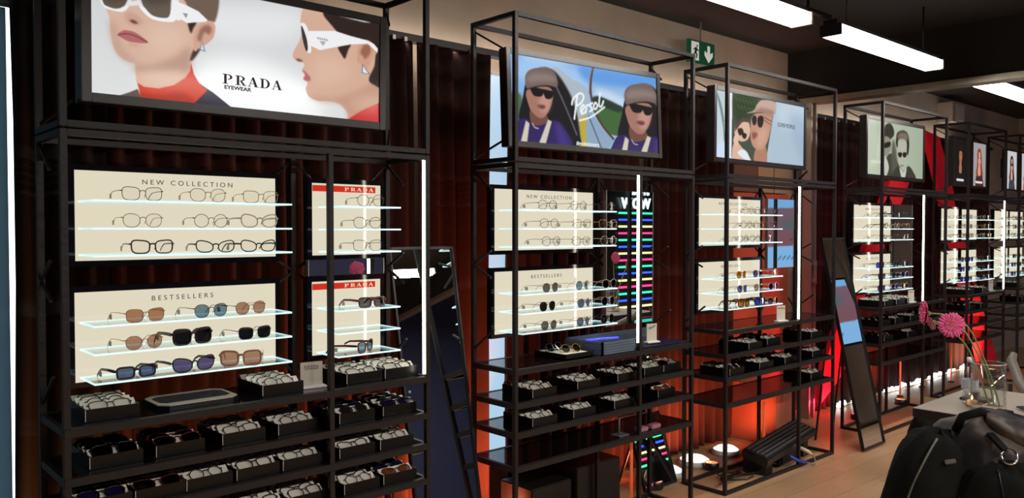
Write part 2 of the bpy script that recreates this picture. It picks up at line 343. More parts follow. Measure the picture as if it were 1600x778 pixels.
# a didone-like capital alphabet for the poster lettering, drawn as polygons in a unit box
def letterpolys(ch):
    S = []
    def bx(x0, x1, y0, y1): S.append([(x0, y0), (x1, y0), (x1, y1), (x0, y1)])
    def arc(cx, cy, rx, ry, a0, a1, tx, ty, n=14):
        o = [(cx + rx * math.cos(math.radians(a0 + (a1 - a0) * i / n)), cy + ry * math.sin(math.radians(a0 + (a1 - a0) * i / n))) for i in range(n + 1)]
        q = [(cx + (rx - tx) * math.cos(math.radians(a0 + (a1 - a0) * i / n)), cy + (ry - ty) * math.sin(math.radians(a0 + (a1 - a0) * i / n))) for i in range(n + 1)]
        S.append(o + q[::-1])
    if ch in 'PRDE': bx(.14, .36, 0, 1); bx(.0, .5, 0, .07) if ch != 'D' else bx(0, .45, 0, .07); bx(0, .5, .93, 1)
    if ch in 'PR': arc(.45, .72, .42, .28, -90, 90, .2, .07)
    if ch == 'R': S.append([(.42, .47), (.62, .47), (.9, .07), (1, .07), (1, 0), (.72, 0)])
    if ch == 'D': arc(.42, .5, .53, .5, -90, 90, .22, .07)
    if ch == 'A': S.append([(.1, 0), (.17, 0), (.46, .86), (.52, 1), (.44, 1)]); S.append([(.44, 1), (.58, 1), (.93, 0), (.68, 0), (.4, .88)]); bx(.22, .7, .3, .36); bx(0, .3, 0, .06); bx(.58, 1.03, 0, .06)
    return S
def prada(parent, name, cx, y, z0, wd, ht, m, sp=1.15):
    mb = MB(); lw = wd / (5 * sp)
    for i, ch in enumerate('PRADA'):
        ox = cx - wd / 2 + i * lw * sp
        for p in letterpolys(ch): mb.prism([(ox + px * lw, z0 + pz * ht) for px, pz in p], y - .0004, y)
    return mb.build(name, m, parent)
panel(.733, 1.441, 1.495, 1.797, 'NEW COLLECTION', NCZ, 'lit cream NEW COLLECTION panel with three glass shelves, nearest rack', .745, 1.425)
panel(.729, 1.438, 1.090, 1.390, 'BESTSELLERS', BSZ, 'lit cream BESTSELLERS panel with three glass shelves of sunglasses, nearest rack', .745, 1.422)
panel(1.600, 1.922, 1.495, 1.787, None, (1.692, 1.602, 1.512), 'narrow lit panel with red header, upper one of the nearest rack', 1.63, 1.912, red=1)
panel(1.597, 1.919, 1.090, 1.388, None, (1.283, 1.193, 1.103), 'narrow lit panel with red header, lower one of the nearest rack', 1.62, 1.908, red=1)
for k, (x0, x1) in ((2, (2.571, 3.272)), (3, (4.251, 4.955)), (4, (6.345, 7.022))):
    panel(x0, x1, 1.497, 1.797, 'NEW COLLECTION', NCZ, 'lit cream NEW COLLECTION panel with three glass shelves, %s' % RN[k], x0 + .03, x1 + (.0 if k != 4 else .06))
    panel(x0, x1, 1.090, 1.394, 'BESTSELLERS', BSZ, 'lit cream BESTSELLERS panel with three glass shelves, %s' % RN[k], x0 + .03, x1 + (.01 if k != 4 else .06))
for k, xs in ((5, ((8.14, 8.56), (8.66, 9.06))), (6, ((9.60, 10.02), (10.09, 10.52)))):
    for j, (x0, x1) in enumerate(xs):
        panel(x0, x1, 1.497, 1.797, None, NCZ, 'small lit cream panel, upper %s one of the %s' % (('left', 'right')[j], RN[k]), x0 + .03, x1 + .02)
        panel(x0, x1, 1.090, 1.394, None, BSZ, 'small lit cream panel, lower %s one of the %s' % (('left', 'right')[j], RN[k]), x0 + .03, x1 + .02)
# mirrors set in the racks
def rmirror(x0, x1, z0, z1, label, y=PY, rz=0, rx=0):
    t = thing('rack_mirror', label, 'mirror', ((x0 + x1) / 2, y, z0)); h = (x1 - x0) / 2; H = z1 - z0
    t.rotation_euler = (rx, 0, rz)
    MB().box(-h, h, .002, .02, 0, H, bev=.001).build('backing', BLACK, t)
    MB().box(-h + .002, h - .002, 0, .0019, .002, H - .002).build('mirror_glass', MIRROR, t)
    MB().box(-h - .004, -h, -.002, .02, 0, H).box(h, h + .004, -.002, .02, 0, H).build('metal_edge', ALU, t)
    return t
rmirror(1.575, 1.925, 1.412, 1.478, 'small letterbox mirror between the two red-header panels', 2.95)
rmirror(3.385, 3.79, 1.062, 1.815, 'tall mirror showing coloured neon bars, right bay of the second rack')
rmirror(5.056, 5.405, 1.33, 1.812, 'mirror showing a blue and mauve screen, right bay of the third rack')
rmirror(7.05, 7.47, 1.06, 1.815, 'dark mirror in the right bay of the fourth rack')

# ------------------------------------------------------------ eyewear
def rimpts(cx, w_, h_, p, n, slant=0.0, lift=0.0, mir=1):
    out = []
    for i in range(n):
        a = 2 * PI * i / n; c, s_ = math.cos(a), math.sin(a)
        x = abs(c) ** (2 / p) * math.copysign(1, c) * w_ / 2; z = abs(s_) ** (2 / p) * math.copysign(1, s_) * h_ / 2
        z += slant * (x / (w_ / 2)) * mir * h_ * .5 * (.5 + .5 * s_)
        x *= 1 + lift * (z / (h_ / 2))
        out.append((cx + x, 0, z))
    return out
STY = {  # lens w, h, squareness, slant, lift, rim radius, temple height
 'panto': (.050, .044, 2.3, .05, .06, .0011, .0022), 'round': (.047, .045, 2.0, 0, 0, .0010, .002), 'square': (.053, .042, 3.2, .08, .05, .0011, .0022),
 'thick_square': (.055, .042, 3.4, .12, .05, .0024, .005), 'cat': (.055, .038, 2.6, .35, .05, .0021, .006), 'oversize': (.058, .050, 3.6, .05, .03, .0036, .012),
 'slab': (.054, .036, 4.2, .05, .04, .0034, .010), 'shield': (.066, .046, 2.6, .3, .1, .0022, .010), 'clearcat': (.058, .044, 2.5, .3, .05, .0022, .006), 'sport': (.060, .042, 3.0, .15, .08, .003, .009)}
GEO = {}
def geo(style, folded, low):
    key = (style, folded, low)
    if key in GEO: return GEO[key]
    w_, h_, p, sl, lf, rr, th = STY[style]; n = 14 if low else 26; ns = 4 if low else 6
    if low and rr < .0018: rr = .0018
    cz = h_ / 2 + rr; cxx = w_ / 2 + .009
    fr = MB()
    for s in (-1, 1):
        pts = [(x, y + abs(x) ** 2 * 1.2, z + cz) for x, y, z in rimpts(s * cxx, w_, h_, p, n, sl, lf, s)]
        fr.tube(pts, rr, ns, True)
    fr.tube([(-.010, 0, cz + h_ * .12), (-.005, -.001, cz + h_ * .24), (.005, -.001, cz + h_ * .24), (.010, 0, cz + h_ * .12)], rr * 1.15, ns)
    ex = cxx + w_ / 2; ez = cz + h_ * .22; ey = ex * ex * 1.2
    for s in (-1, 1):
        fr.tube([(s * (ex - .002), ey, ez), (s * (ex + .004), ey + .001, ez), (s * (ex + .005), ey + .006, ez)], max(rr, .0013) * 1.2, ns)
        if not low: fr.tube([(s * .010, .001, cz - .002), (s * .008, .006, cz - .004), (s * .0075, .007, cz - .010)], .0009, 5)
    lens = []
    for s in (-1, 1):
        pts = [(x, y + abs(x) ** 2 * 1.2, z + cz) for x, y, z in rimpts(s * cxx, w_ - rr, h_ - rr, p, n, sl, lf, s)]
        m_ = len(pts); lb = MB(); lb.add([(x, y - .0007, z) for x, y, z in pts] + [(x, y + .0007, z) for x, y, z in pts],
                [tuple(range(m_)), tuple(range(2 * m_ - 1, m_ - 1, -1))] + [(i, i + m_, (i + 1) % m_ + m_, (i + 1) % m_) for i in range(m_)])
        lens.append(lb)
    tem = []
    for s in (-1, 1):
        tb = MB(); x = s * (ex + .005)
        if folded:
            y0 = ey + .008 + (.004 if s > 0 else 0)
            path = [(x, y0, ez), (x - s * .06, y0 + .003, ez - .001), (x - s * .105, y0 + .004, ez - .006), (x - s * .132, y0 + .005, ez - .024)]
        else:
            path = [(x, ey + .006, ez), (x - s * .001, ey + .05, ez + .0005), (x - s * .003, ey + .098, ez - .002), (x - s * .005, ey + .118, ez - .012), (x - s * .007, ey + .137, .0015)]
        P = [Vector(q) for q in path]
        vs = []; hh = [th, th * .9, th * .8, th * .8, th * .9][:len(P)]
        for q, hq in zip(P, hh):
            if folded: vs += [(q.x, q.y - .0009, q.z - hq / 2), (q.x, q.y + .0009, q.z - hq / 2), (q.x, q.y + .0009, q.z + hq / 2), (q.x, q.y - .0009, q.z + hq / 2)]
            else: vs += [(q.x - .0009, q.y, q.z - hq / 2), (q.x + .0009, q.y, q.z - hq / 2), (q.x + .0009, q.y, q.z + hq / 2), (q.x - .0009, q.y, q.z + hq / 2)]
        fs = [(0, 1, 2, 3)]
        for i in range(len(P) - 1):
            for k in range(4): fs.append((i * 4 + k, i * 4 + (k + 1) % 4, i * 4 + 4 + (k + 1) % 4, i * 4 + 4 + k))
        e_ = (len(P) - 1) * 4; fs.append((e_ + 3, e_ + 2, e_ + 1, e_)); tb.add(vs, fs); tem.append(tb)
    GEO[key] = (fr, lens, tem, ex, ey, ez); return GEO[key]
FR = {'black': mat('acetate_black', (.006, .006, .007), .25), 'tortoise': mat('acetate_tortoise', (.07, .025, .012), .2, noise=(90, .7)), 'gold': mat('metal_gold', (.42, .27, .12), .3, .9),
      'silver': mat('metal_silver', (.5, .48, .45), .3, .9), 'gunmetal': mat('metal_gun', (.06, .055, .055), .35, .7), 'clear': mat('acetate_clear', (.72, .62, .48), .15),
      'navy': mat('acetate_navy', (.01, .013, .045), .18), 'pink': mat('acetate_pink', (.45, .22, .15), .2), 'yellow': mat('acetate_yellow', (.65, .42, .03), .3), 'darkred': mat('acetate_red', (.11, .015, .015), .2), 'white': mat('acetate_white', (.7, .68, .65), .25)}
LN = {'demo': glassy('demo_lens', (.98, .98, .97), .03), 'brown': glassy('brown_lens', (.70, .50, .40), .12), 'blue': glassy('blue_lens', (.42, .54, .62), .12), 'rose': glassy('rose_lens', (.68, .52, .46), .12),
      'dark': glassy('dark_lens', (.09, .095, .10), .15), 'grey': glassy('grey_lens', (.36, .36, .37), .12), 'violet': glassy('violet_lens', (.34, .31, .5), .14), 'steel': glassy('steel_lens', (.32, .38, .52), .16),
      'deepblue': glassy('deep_blue_lens', (.2, .18, .75), .2), 'amber': glassy('amber_lens', (.7, .4, .12), .15)}
PROTO = {}
def eyewear(style, frame, lens, loc, rz, label, cat='glasses', group=None, folded=False, low=False, simple=False, tilt=0, tagc=True, sc=1.0):
    key = (style, frame, lens, folded, low, simple)
    if key not in PROTO:
        fr, ls, te, ex, ey, ez = geo(style, folded, low)
        nm = 'sunglasses' if lens != 'demo' else 'eyeglasses'
        r = bpy.data.objects.new(nm, None); C.objects.link(r); r.empty_display_size = .02
        if simple:
            mb = MB(); 
            for q in [fr] + te: mb.add(q.v, q.f, 0, True)
            mb.build('frame', FR[frame], r)
        else:
            fr.build('frame', FR[frame], r)
            for q in te: q.build('temple', FR[frame], r)
        for q in ls: q.build('lens', LN[lens], r)
        if not folded and not simple and tagc:
            MB().box(-ex - .009, -ex - .008, .088, .106, ez - .024, ez - .008).build('price_tag', TAGW, r)
        PROTO[key] = r; o = r
    else: o = copy_tree(PROTO[key])
    o.location = loc; o.rotation_euler = (tilt, 0, rz); o.scale = (sc, sc, sc)
    return tag(o, label, cat, group)
ROW = ('top', 'middle', 'bottom'); COLW = {3: ('left', 'middle', 'right'), 4: ('first', 'second', 'third', 'last'), 2: ('left', 'right'), 1: ('only',)}
DN = {'black': 'black', 'tortoise': 'tortoise', 'gold': 'thin gold', 'silver': 'thin silver', 'gunmetal': 'dark metal', 'clear': 'clear', 'navy': 'navy', 'pink': 'pale pink', 'yellow': 'yellow', 'darkred': 'dark red', 'white': 'white'}
SN = {'panto': 'panto', 'round': 'round', 'square': 'squarish', 'thick_square': 'thick square', 'cat': 'cat-eye', 'oversize': 'oversized square', 'slab': 'flat-topped', 'shield': 'angular', 'clearcat': 'cat-eye', 'sport': 'sporty'}
def shelf_set(rows, zs, pname, k, y=2.85, low=False):
    for r, (z, items) in enumerate(zip(zs, rows)):
        n = len(items)
        for i, it in enumerate(items):
            st, fc, lc, x, rz = it[:5]; yy = it[5] if len(it) > 5 else y
            kind = 'glasses' if lc == 'demo' else 'sunglasses'
            lab = '%s %s %s, %s on %s shelf, %s, %s' % (DN[fc], SN[st], kind, COLW.get(n, COLW[4])[i] if n > 1 else 'alone', ROW[r], pname, RN[k])
            eyewear(st, fc, lc, (x, yy - .03, z + .001), math.radians(rz), lab, kind, 'eyewear on glass shelves of the ' + RN[k], low=low, sc=1.02)
# nearest rack: x of front centres
shelf_set([[('square', 'gunmetal', 'demo', .905, 0), ('panto', 'gold', 'demo', 1.125, -4), ('square', 'gold', 'demo', 1.32, -6)],
           [('panto', 'gold', 'demo', .905, -3), ('round', 'gunmetal', 'demo', 1.135, -3), ('clearcat', 'clear', 'demo', 1.315, 0)],
           [('thick_square', 'tortoise', 'demo', .935, -3), ('cat', 'gunmetal', 'demo', 1.15, -6), ('cat', 'black', 'demo', 1.31, 0)]], NCZ, 'new-collection panel', 1, 2.86)
shelf_set([[('square', 'gold', 'brown', .905, 8), ('panto', 'gunmetal', 'blue', 1.125, 8), ('panto', 'gold', 'rose', 1.27, 10)],
           [('panto', 'gold', 'rose', .9, 8), ('oversize', 'black', 'dark', 1.06, 8), ('square', 'gunmetal', 'dark', 1.285, 6)],
           [('slab', 'navy', 'steel', .875, 10), ('shield', 'navy', 'violet', 1.065, 10), ('oversize', 'pink', 'rose', 1.23, -28)]], BSZ, 'bestsellers panel', 1, 2.84)
shelf_set([[('round', 'black', 'demo', 1.79, -8)], [('panto', 'gunmetal', 'demo', 1.775, -5)], [('square', 'gunmetal', 'demo', 1.775, -3)]], (1.692, 1.602, 1.512), 'upper red-header panel', 1, 2.86)
shelf_set([[('slab', 'darkred', 'grey', 1.79, 5)], [], [('sport', 'darkred', 'blue', 1.76, 35)]], (1.283, 1.193, 1.103), 'lower red-header panel', 1, 2.85)
# second rack
shelf_set([[('panto', 'black', 'demo', 2.80, 0), ('round', 'black', 'demo', 3.02, 0), ('round', 'gunmetal', 'demo', 3.235, -4)],
           [('panto', 'gunmetal', 'demo', 2.81, 0), ('square', 'tortoise', 'demo', 3.045, 0), ('square', 'gold', 'demo', 3.245, -4)],
           [('panto', 'gunmetal', 'demo', 2.825, 0), ('square', 'gunmetal', 'demo', 3.04, 0), ('round', 'silver', 'demo', 3.25, -4)]], NCZ, 'new-collection panel', 2, 2.86)
shelf_set([[('panto', 'gold', 'grey', 2.80, 8), ('round', 'gold', 'blue', 3.03, 8), ('panto', 'silver', 'dark', 3.235, 6)],
           [('panto', 'gunmetal', 'dark', 2.78, 8), ('panto', 'gold', 'steel', 3.045, 8), ('round', 'silver', 'dark', 3.225, 6)],
           [('panto', 'gold', 'grey', 2.79, 8), ('panto', 'gold', 'steel', 3.04, 8), ('round', 'gunmetal', 'dark', 3.22, 6)]], BSZ, 'bestsellers panel', 2, 2.84)
# third rack
shelf_set([[('round', 'gold', 'demo', 4.58, 0), ('panto', 'gunmetal', 'demo', 4.72, 0), ('round', 'tortoise', 'demo', 4.88, 0)],
           [('panto', 'gunmetal', 'demo', 4.56, 0), ('round', 'gold', 'demo', 4.70, 0), ('panto', 'tortoise', 'demo', 4.87, 0)],
           [('round', 'gunmetal', 'demo', 4.52, 0), ('round', 'black', 'demo', 4.66, 0), ('panto', 'black', 'demo', 4.80, 0)]], NCZ, 'new-collection panel', 3, 2.85)
shelf_set([[('panto', 'gold', 'amber', 4.49, 4), ('panto', 'gunmetal', 'violet', 4.68, 4), ('round', 'silver', 'demo', 4.86, 0)],
           [('panto', 'gunmetal', 'violet', 4.50, 4), ('round', 'tortoise', 'rose', 4.69, 4), ('round', 'silver', 'deepblue', 4.87, 0)],
           [('oversize', 'tortoise', 'amber', 4.52, 4), ('oversize', 'black', 'deepblue', 4.71, 4), ('square', 'gold', 'violet', 4.87, 0)]], BSZ, 'bestsellers panel', 3, 2.84)
rnd = random.Random(3)
def auto_set(xs, zs, pname, k, sun):
    rows = []
    for z in zs:
        rows.append([(rnd.choice(['panto', 'round', 'square', 'thick_square']), rnd.choice(['gold', 'silver', 'gunmetal', 'tortoise', 'black']), rnd.choice(['dark', 'violet', 'deepblue', 'grey']) if sun else 'demo', x + rnd.uniform(-.02, .02), rnd.uniform(-4, 4)) for x in xs])
    shelf_set(rows, zs, pname, k, 2.85, True)
auto_set((6.55, 6.80, 6.98), NCZ, 'new-collection panel', 4, False); auto_set((6.52, 6.78, 6.98), BSZ, 'bestsellers panel', 4, True)
for k, a, b in ((5, 8.29, 8.81), (6, 9.75, 10.24)):
    auto_set((a, a + .18), NCZ, 'upper left panel', k, False); auto_set((a, a + .18), BSZ, 'lower left panel', k, True)
    auto_set((b, b + .18), NCZ, 'upper right panel', k, False); auto_set((b, b + .18), BSZ, 'lower right panel', k, True)

# ------------------------------------------------------------ trays with eyewear
TW, TD, TH = .162, .215, .042
def tray_meshes():
    b = MB(); t = .004
    b.box(0, TW, 0, t, 0, TH).box(0, TW, TD - t, TD, 0, TH).box(0, t, t, TD - t, 0, TH).box(TW - t, TW, t, TD - t, 0, TH).box(t, TW - t, t, TD - t, 0, t)
    i = MB(); n = 4; d_ = (TD - 2 * t) / n
    for k in range(n):
        y0 = t + k * d_
        i.add([(t, y0, .018), (TW - t, y0, .018), (TW - t, y0 + d_ * .96, .054), (t, y0 + d_ * .96, .054), (t, y0, .014), (TW - t, y0, .014), (TW - t, y0 + d_ * .98, .014), (t, y0 + d_ * .98, .014)],
              [(0, 1, 2, 3), (7, 6, 5, 4), (0, 4, 5, 1), (1, 5, 6, 2), (2, 6, 7, 3), (3, 7, 4, 0)])
    return b, i, d_, t
TB, TI, TDD, TT = tray_meshes()
CORN = MB().box(-.0006, .0012, -.0006, .0012, .004, TH - .001)
tproto = None
NROW = ('front', 'second', 'third', 'rear')
def tray(x, y, z, label, k, pos, contents, rz=0.0):
    global tproto
    if tproto is None:
        tproto = thing('display_tray', label, 'tray'); TB.build('box', TRAYB, tproto); TI.build('divider_insert', TRAYW, tproto); CORN.build('corner_trim', WHITE, tproto); t = tproto
    else: t = copy_tree(tproto)
    t.location = (x, y, z); t.rotation_euler = (0, 0, rz); tag(t, label, 'tray', 'eyewear trays on the ' + RN[k])
    M = Matrix.Translation((x, y, z)) @ Matrix.Rotation(rz, 4, 'Z')
    for r, it in enumerate(contents):
        if it is None: continue
        st, fc, lc = it
        p = M @ Vector((TW / 2 + rnd.uniform(-.004, .004), TT + (r + .10) * TDD, .033))
        kind = 'glasses' if lc == 'demo' else 'sunglasses'
        eyewear(st, fc, lc, p, rz, '%s %s %s, %s row, %s' % (DN[fc], SN[st], kind, NROW[r], pos), kind, 'eyewear in the trays of the ' + RN[k], folded=True, low=True, simple=(k > 3), tilt=math.radians(-56))
OPT = [('panto', 'black', 'demo'), ('thick_square', 'black', 'demo'), ('round', 'black', 'demo'), ('cat', 'black', 'demo'), ('square', 'gunmetal', 'demo'), ('thick_square', 'tortoise', 'demo')]
SUN = [('oversize', 'black', 'dark'), ('slab', 'black', 'dark'), ('cat', 'tortoise', 'brown'), ('panto', 'black', 'grey'), ('shield', 'darkred', 'dark'), ('sport', 'black', 'violet')]
ORD = ('first', 'second', 'third', 'fourth', 'fifth')
SHN = {0: 'top shelf', 1: 'second shelf', 2: 'third shelf', 3: 'lowest shelf'}
def tray_row(k, lvl, z, items, bay=None, n=4, y=2.785):
    for i, it in enumerate(items):
        x, typ = it[:2]; yy = it[2] if len(it) > 2 else y
        pos = '%s tray%s, %s, %s' % (ORD[i] if len(items) > 1 else 'single', (' of %s bay' % bay) if bay else '', SHN[lvl], RN[k])
        cont = []
        for r in range(n):
            pool = OPT if typ in 'o' else SUN if typ == 's' else (OPT + SUN)
            cont.append(rnd.choice(pool))
        if typ == 'x': cont = [None] * 4
        lab = 'black tray of %s, %s' % ({'o': 'dark-rimmed eyeglasses', 's': 'dark sunglasses', 'm': 'mixed eyewear', 'x': 'blank cards'}[typ], pos)
        tray(x, yy, z, lab, k, pos, cont, rnd.uniform(-.03, .03))
tray_row(1, 0, .99, [(.711, 'o'), (1.300, 'o')], 'left'); tray_row(1, 0, .99, [(1.648, 'o'), (1.825, 'o')], 'right')
tray_row(1, 1, .838, [(.722, 's'), (.925, 's'), (1.15, 'o'), (1.36, 'o')], 'left'); tray_row(1, 1, .838, [(1.615, 's'), (1.815, 's')], 'right')
tray_row(1, 2, .71, [(.68, 's', 2.76), (.85, 's', 2.76), (1.015, 'o', 2.76), (1.19, 'o', 2.76), (1.365, 'o', 2.76)], 'left'); tray_row(1, 2, .71, [(1.60, 'm', 2.76), (1.785, 'o', 2.76)], 'right')
tray_row(1, 3, .565, [(.86, 'o', 2.76), (1.04, 'o', 2.76), (1.215, 'o', 2.76), (1.385, 'o', 2.76)], 'left'); tray_row(1, 3, .565, [(1.62, 'o', 2.76), (1.80, 's', 2.76)], 'right')
tray_row(2, 1, .80, [(2.634, 'o', 2.765), (2.942, 'o', 2.765), (3.253, 'o', 2.77), (3.50, 'o', 2.79), (3.67, 's', 2.79)])
tray_row(2, 2, .663, [(2.634, 'o', 2.765), (2.914, 'o', 2.765), (3.222, 'o', 2.765), (3.62, 's', 2.79)])
tray_row(3, 1, .847, [(4.493, 'o', 2.76), (4.76, 'm', 2.79), (5.30, 'o', 2.77)])
tray_row(3, 2, .708, [(4.283, 'm', 2.76), (4.628, 'o', 2.765), (4.94, 'o', 2.765), (5.34, 'o', 2.78)])
tray_row(3, 3, .55, [(5.36, 'o', 2.80)])
tray_row(4, 0, .99, [(6.50, 'o'), (6.72, 'o'), (6.94, 'o')], n=3); tray_row(4, 1, .838, [(6.45, 's'), (6.70, 'm'), (7.0, 'o'), (7.3, 's')], n=3); tray_row(4, 2, .71, [(6.5, 's'), (6.95, 'o')], n=3)
tray_row(5, 0, .99, [(8.3, 'o'), (8.7, 'o')], n=3); tray_row(5, 1, .838, [(8.35, 's'), (8.65, 'm')], n=3)
tray_row(6, 0, .99, [(9.8, 'o')], n=3); tray_row(6, 1, .838, [(9.9, 'o')], n=3)
# low tray with two pairs lying in it, second rack
lt = thing('shallow_tray', 'shallow black tray with two pairs, grey and yellow, top shelf of the second rack', 'tray', (2.86, 2.77, .957))
MB().box(0, .20, 0, .22, 0, .005).box(0, .2, 0, .004, 0, .028).box(0, .2, .216, .22, 0, .028).box(0, .004, 0, .22, 0, .028).box(.196, .2, 0, .22, 0, .028).build('box', TRAYB, lt)
MB().box(.004, .196, .004, .216, .005, .022).build('foam_bed', TRAYW, lt)
eyewear('round', 'yellow', 'grey', (2.975, 2.83, .980), math.radians(-12), 'yellow-rimmed round sunglasses lying in the shallow tray, second rack', 'sunglasses', folded=True, tilt=math.radians(-35))
eyewear('panto', 'gunmetal', 'dark', (2.95, 2.92, .980), math.radians(5), 'dark metal round sunglasses lying behind the yellow pair in the shallow tray', 'sunglasses', folded=True, tilt=math.radians(-35))
# clear-lidded presentation tray, nearest rack
ct = thing('presentation_tray', 'shallow octagonal tray with pale rim and dark glossy inlay, top shelf, nearest rack', 'tray', (1.08, 2.885, .99), 0)
def octo(wd, dp, c): return [(-wd / 2 + c, -dp / 2), (wd / 2 - c, -dp / 2), (wd / 2, -dp / 2 + c), (wd / 2, dp / 2 - c), (wd / 2 - c, dp / 2), (-wd / 2 + c, dp / 2), (-wd / 2, dp / 2 - c), (-wd / 2, -dp / 2 + c)]
def slab(pts, z0, z1):
    n = len(pts); return MB().add([(x, y, z0) for x, y in pts] + [(x, y, z1) for x, y in pts], [tuple(range(n))[::-1], tuple(range(n, 2 * n))] + [(i, (i + 1) % n, (i + 1) % n + n, i + n) for i in range(n)])
slab(octo(.28, .2, .03), 0, .016).build('base', BLACK, ct)
slab(octo(.275, .195, .03), .016, .019).build('pale_rim', mat('pale_rim', (.6, .56, .47), .25), ct)
slab(octo(.245, .12, .02), .019, .0205).build('glossy_inlay', mat('dark_marble', (.05, .06, .075), .08, noise=(25, .8)), ct)
# sign cards (their codes are not reproduced)
def card(x, y, z, wd, ht, label, kind):
    t = thing('sign_card', label, 'sign', (x, y, z), -.15)
    MB().box(-wd / 2, wd / 2, 0, .004, 0, ht, bev=.001).build('card', mat('card_cream', (.62, .58, .5), .5), t)
    MB().box(-wd / 2 - .004, wd / 2 + .012, -.018, .022, 0, .008, bev=.002).build('foot', WHITE, t)
    if kind == 1:
        prada(t, 'lettering', 0, -.0006, ht * .80, wd * .66, ht * .075, INK, 1.2); text('small_lettering', 'EYEWEAR', .0095, INK, t, (0, -.0006, ht * .71), spacing=1.4)
    elif kind == 2: text('lettering', 'Persol', .020, INK, t, (0, -.0006, ht * .76), rot=(PI / 2, -.35, 0), shear=.4)
    else: text('lettering', 'OLIVER PEOPLES', .009, INK, t, (0, -.0006, ht * .8)); 
    return t
card(1.520, 2.83, .99, .088, .100, 'cream sign card with serif capitals on the top shelf, nearest rack', 1)
card(3.575, 2.80, .975, .075, .105, 'cream sign card with slanted script on the top shelf, second rack', 2)
card(4.905, 2.775, .993, .085, .105, 'cream sign card on the top shelf, third rack', 3)
card(7.0, 2.78, .99, .085, .105, 'cream sign card on the top shelf beside the light strip, fourth rack', 3)
card(8.92, 2.78, .99, .085, .105, 'cream sign card on the top shelf, fifth rack', 3)

# water bottles, spray bottle
def bottle(loc, label, s=1.0, nm='water_bottle'):
    t = thing(nm, label, 'bottle', loc)
    pr = [(0, .001), (.03, .001), (.032, .01), (.030, .03), (.033, .06), (.030, .09), (.033, .12), (.031, .14), (.022, .165), (.012, .178), (.012, .185)]
    MB().lathe([(r * s, z * s) for r, z in pr], 20).build('bottle_body', CLEAR, t)
    MB().lathe([(0, .205 * s), (.013 * s, .205 * s), (.0135 * s, .185 * s), (0, .185 * s)], 16).build('cap', WHITE, t)
    MB().lathe([(.0335 * s, .07 * s), (.0335 * s, .11 * s)], 20).build('paper_label', mat('bottle_label', (.55, .6, .68), .6), t)
    return t
bottle((1.955, 2.80, .838), 'small clear plastic bottle at the right end of the second shelf, nearest rack', .42)

# grey slatted stand with blue light on second rack
g = thing('slatted_display_stand', 'blue-grey ribbed glossy riser at the right of the second rack', 'stand', (3.10, 2.73, .957))
gm = mat('blue_grey_gloss', (.11, .145, .19), .2)
gb = MB()
for i in range(5): gb.box(.0, .012, .012, .29, .003 + i * .013, .0145 + i * .013, bev=.001).box(.0, .74, .28, .292, .003 + i * .013, .0145 + i * .013, bev=.001).box(.0, .26, .012, .022, .003 + i * .013, .0145 + i * .013, bev=.001)
gb.box(0, .735, .03, .29, 0.0005, .004)
gb.build('ribbed_side', gm, g); MB().box(.02, .73, .02, .28, .0045, .012, bev=.002).build('glossy_top', mat('blue_black_gloss', (.02, .02, .06), .06), g)
MB().tube([(.10, .22, .05), (.14, .20, .052), (.2, .2, .052), (.32, .18, .05)], .006, 8).build('blue_light', mat('blue_tube', (.1, .1, .6), .3, emit=(.04, .05, 1.0), es=1.6), g)
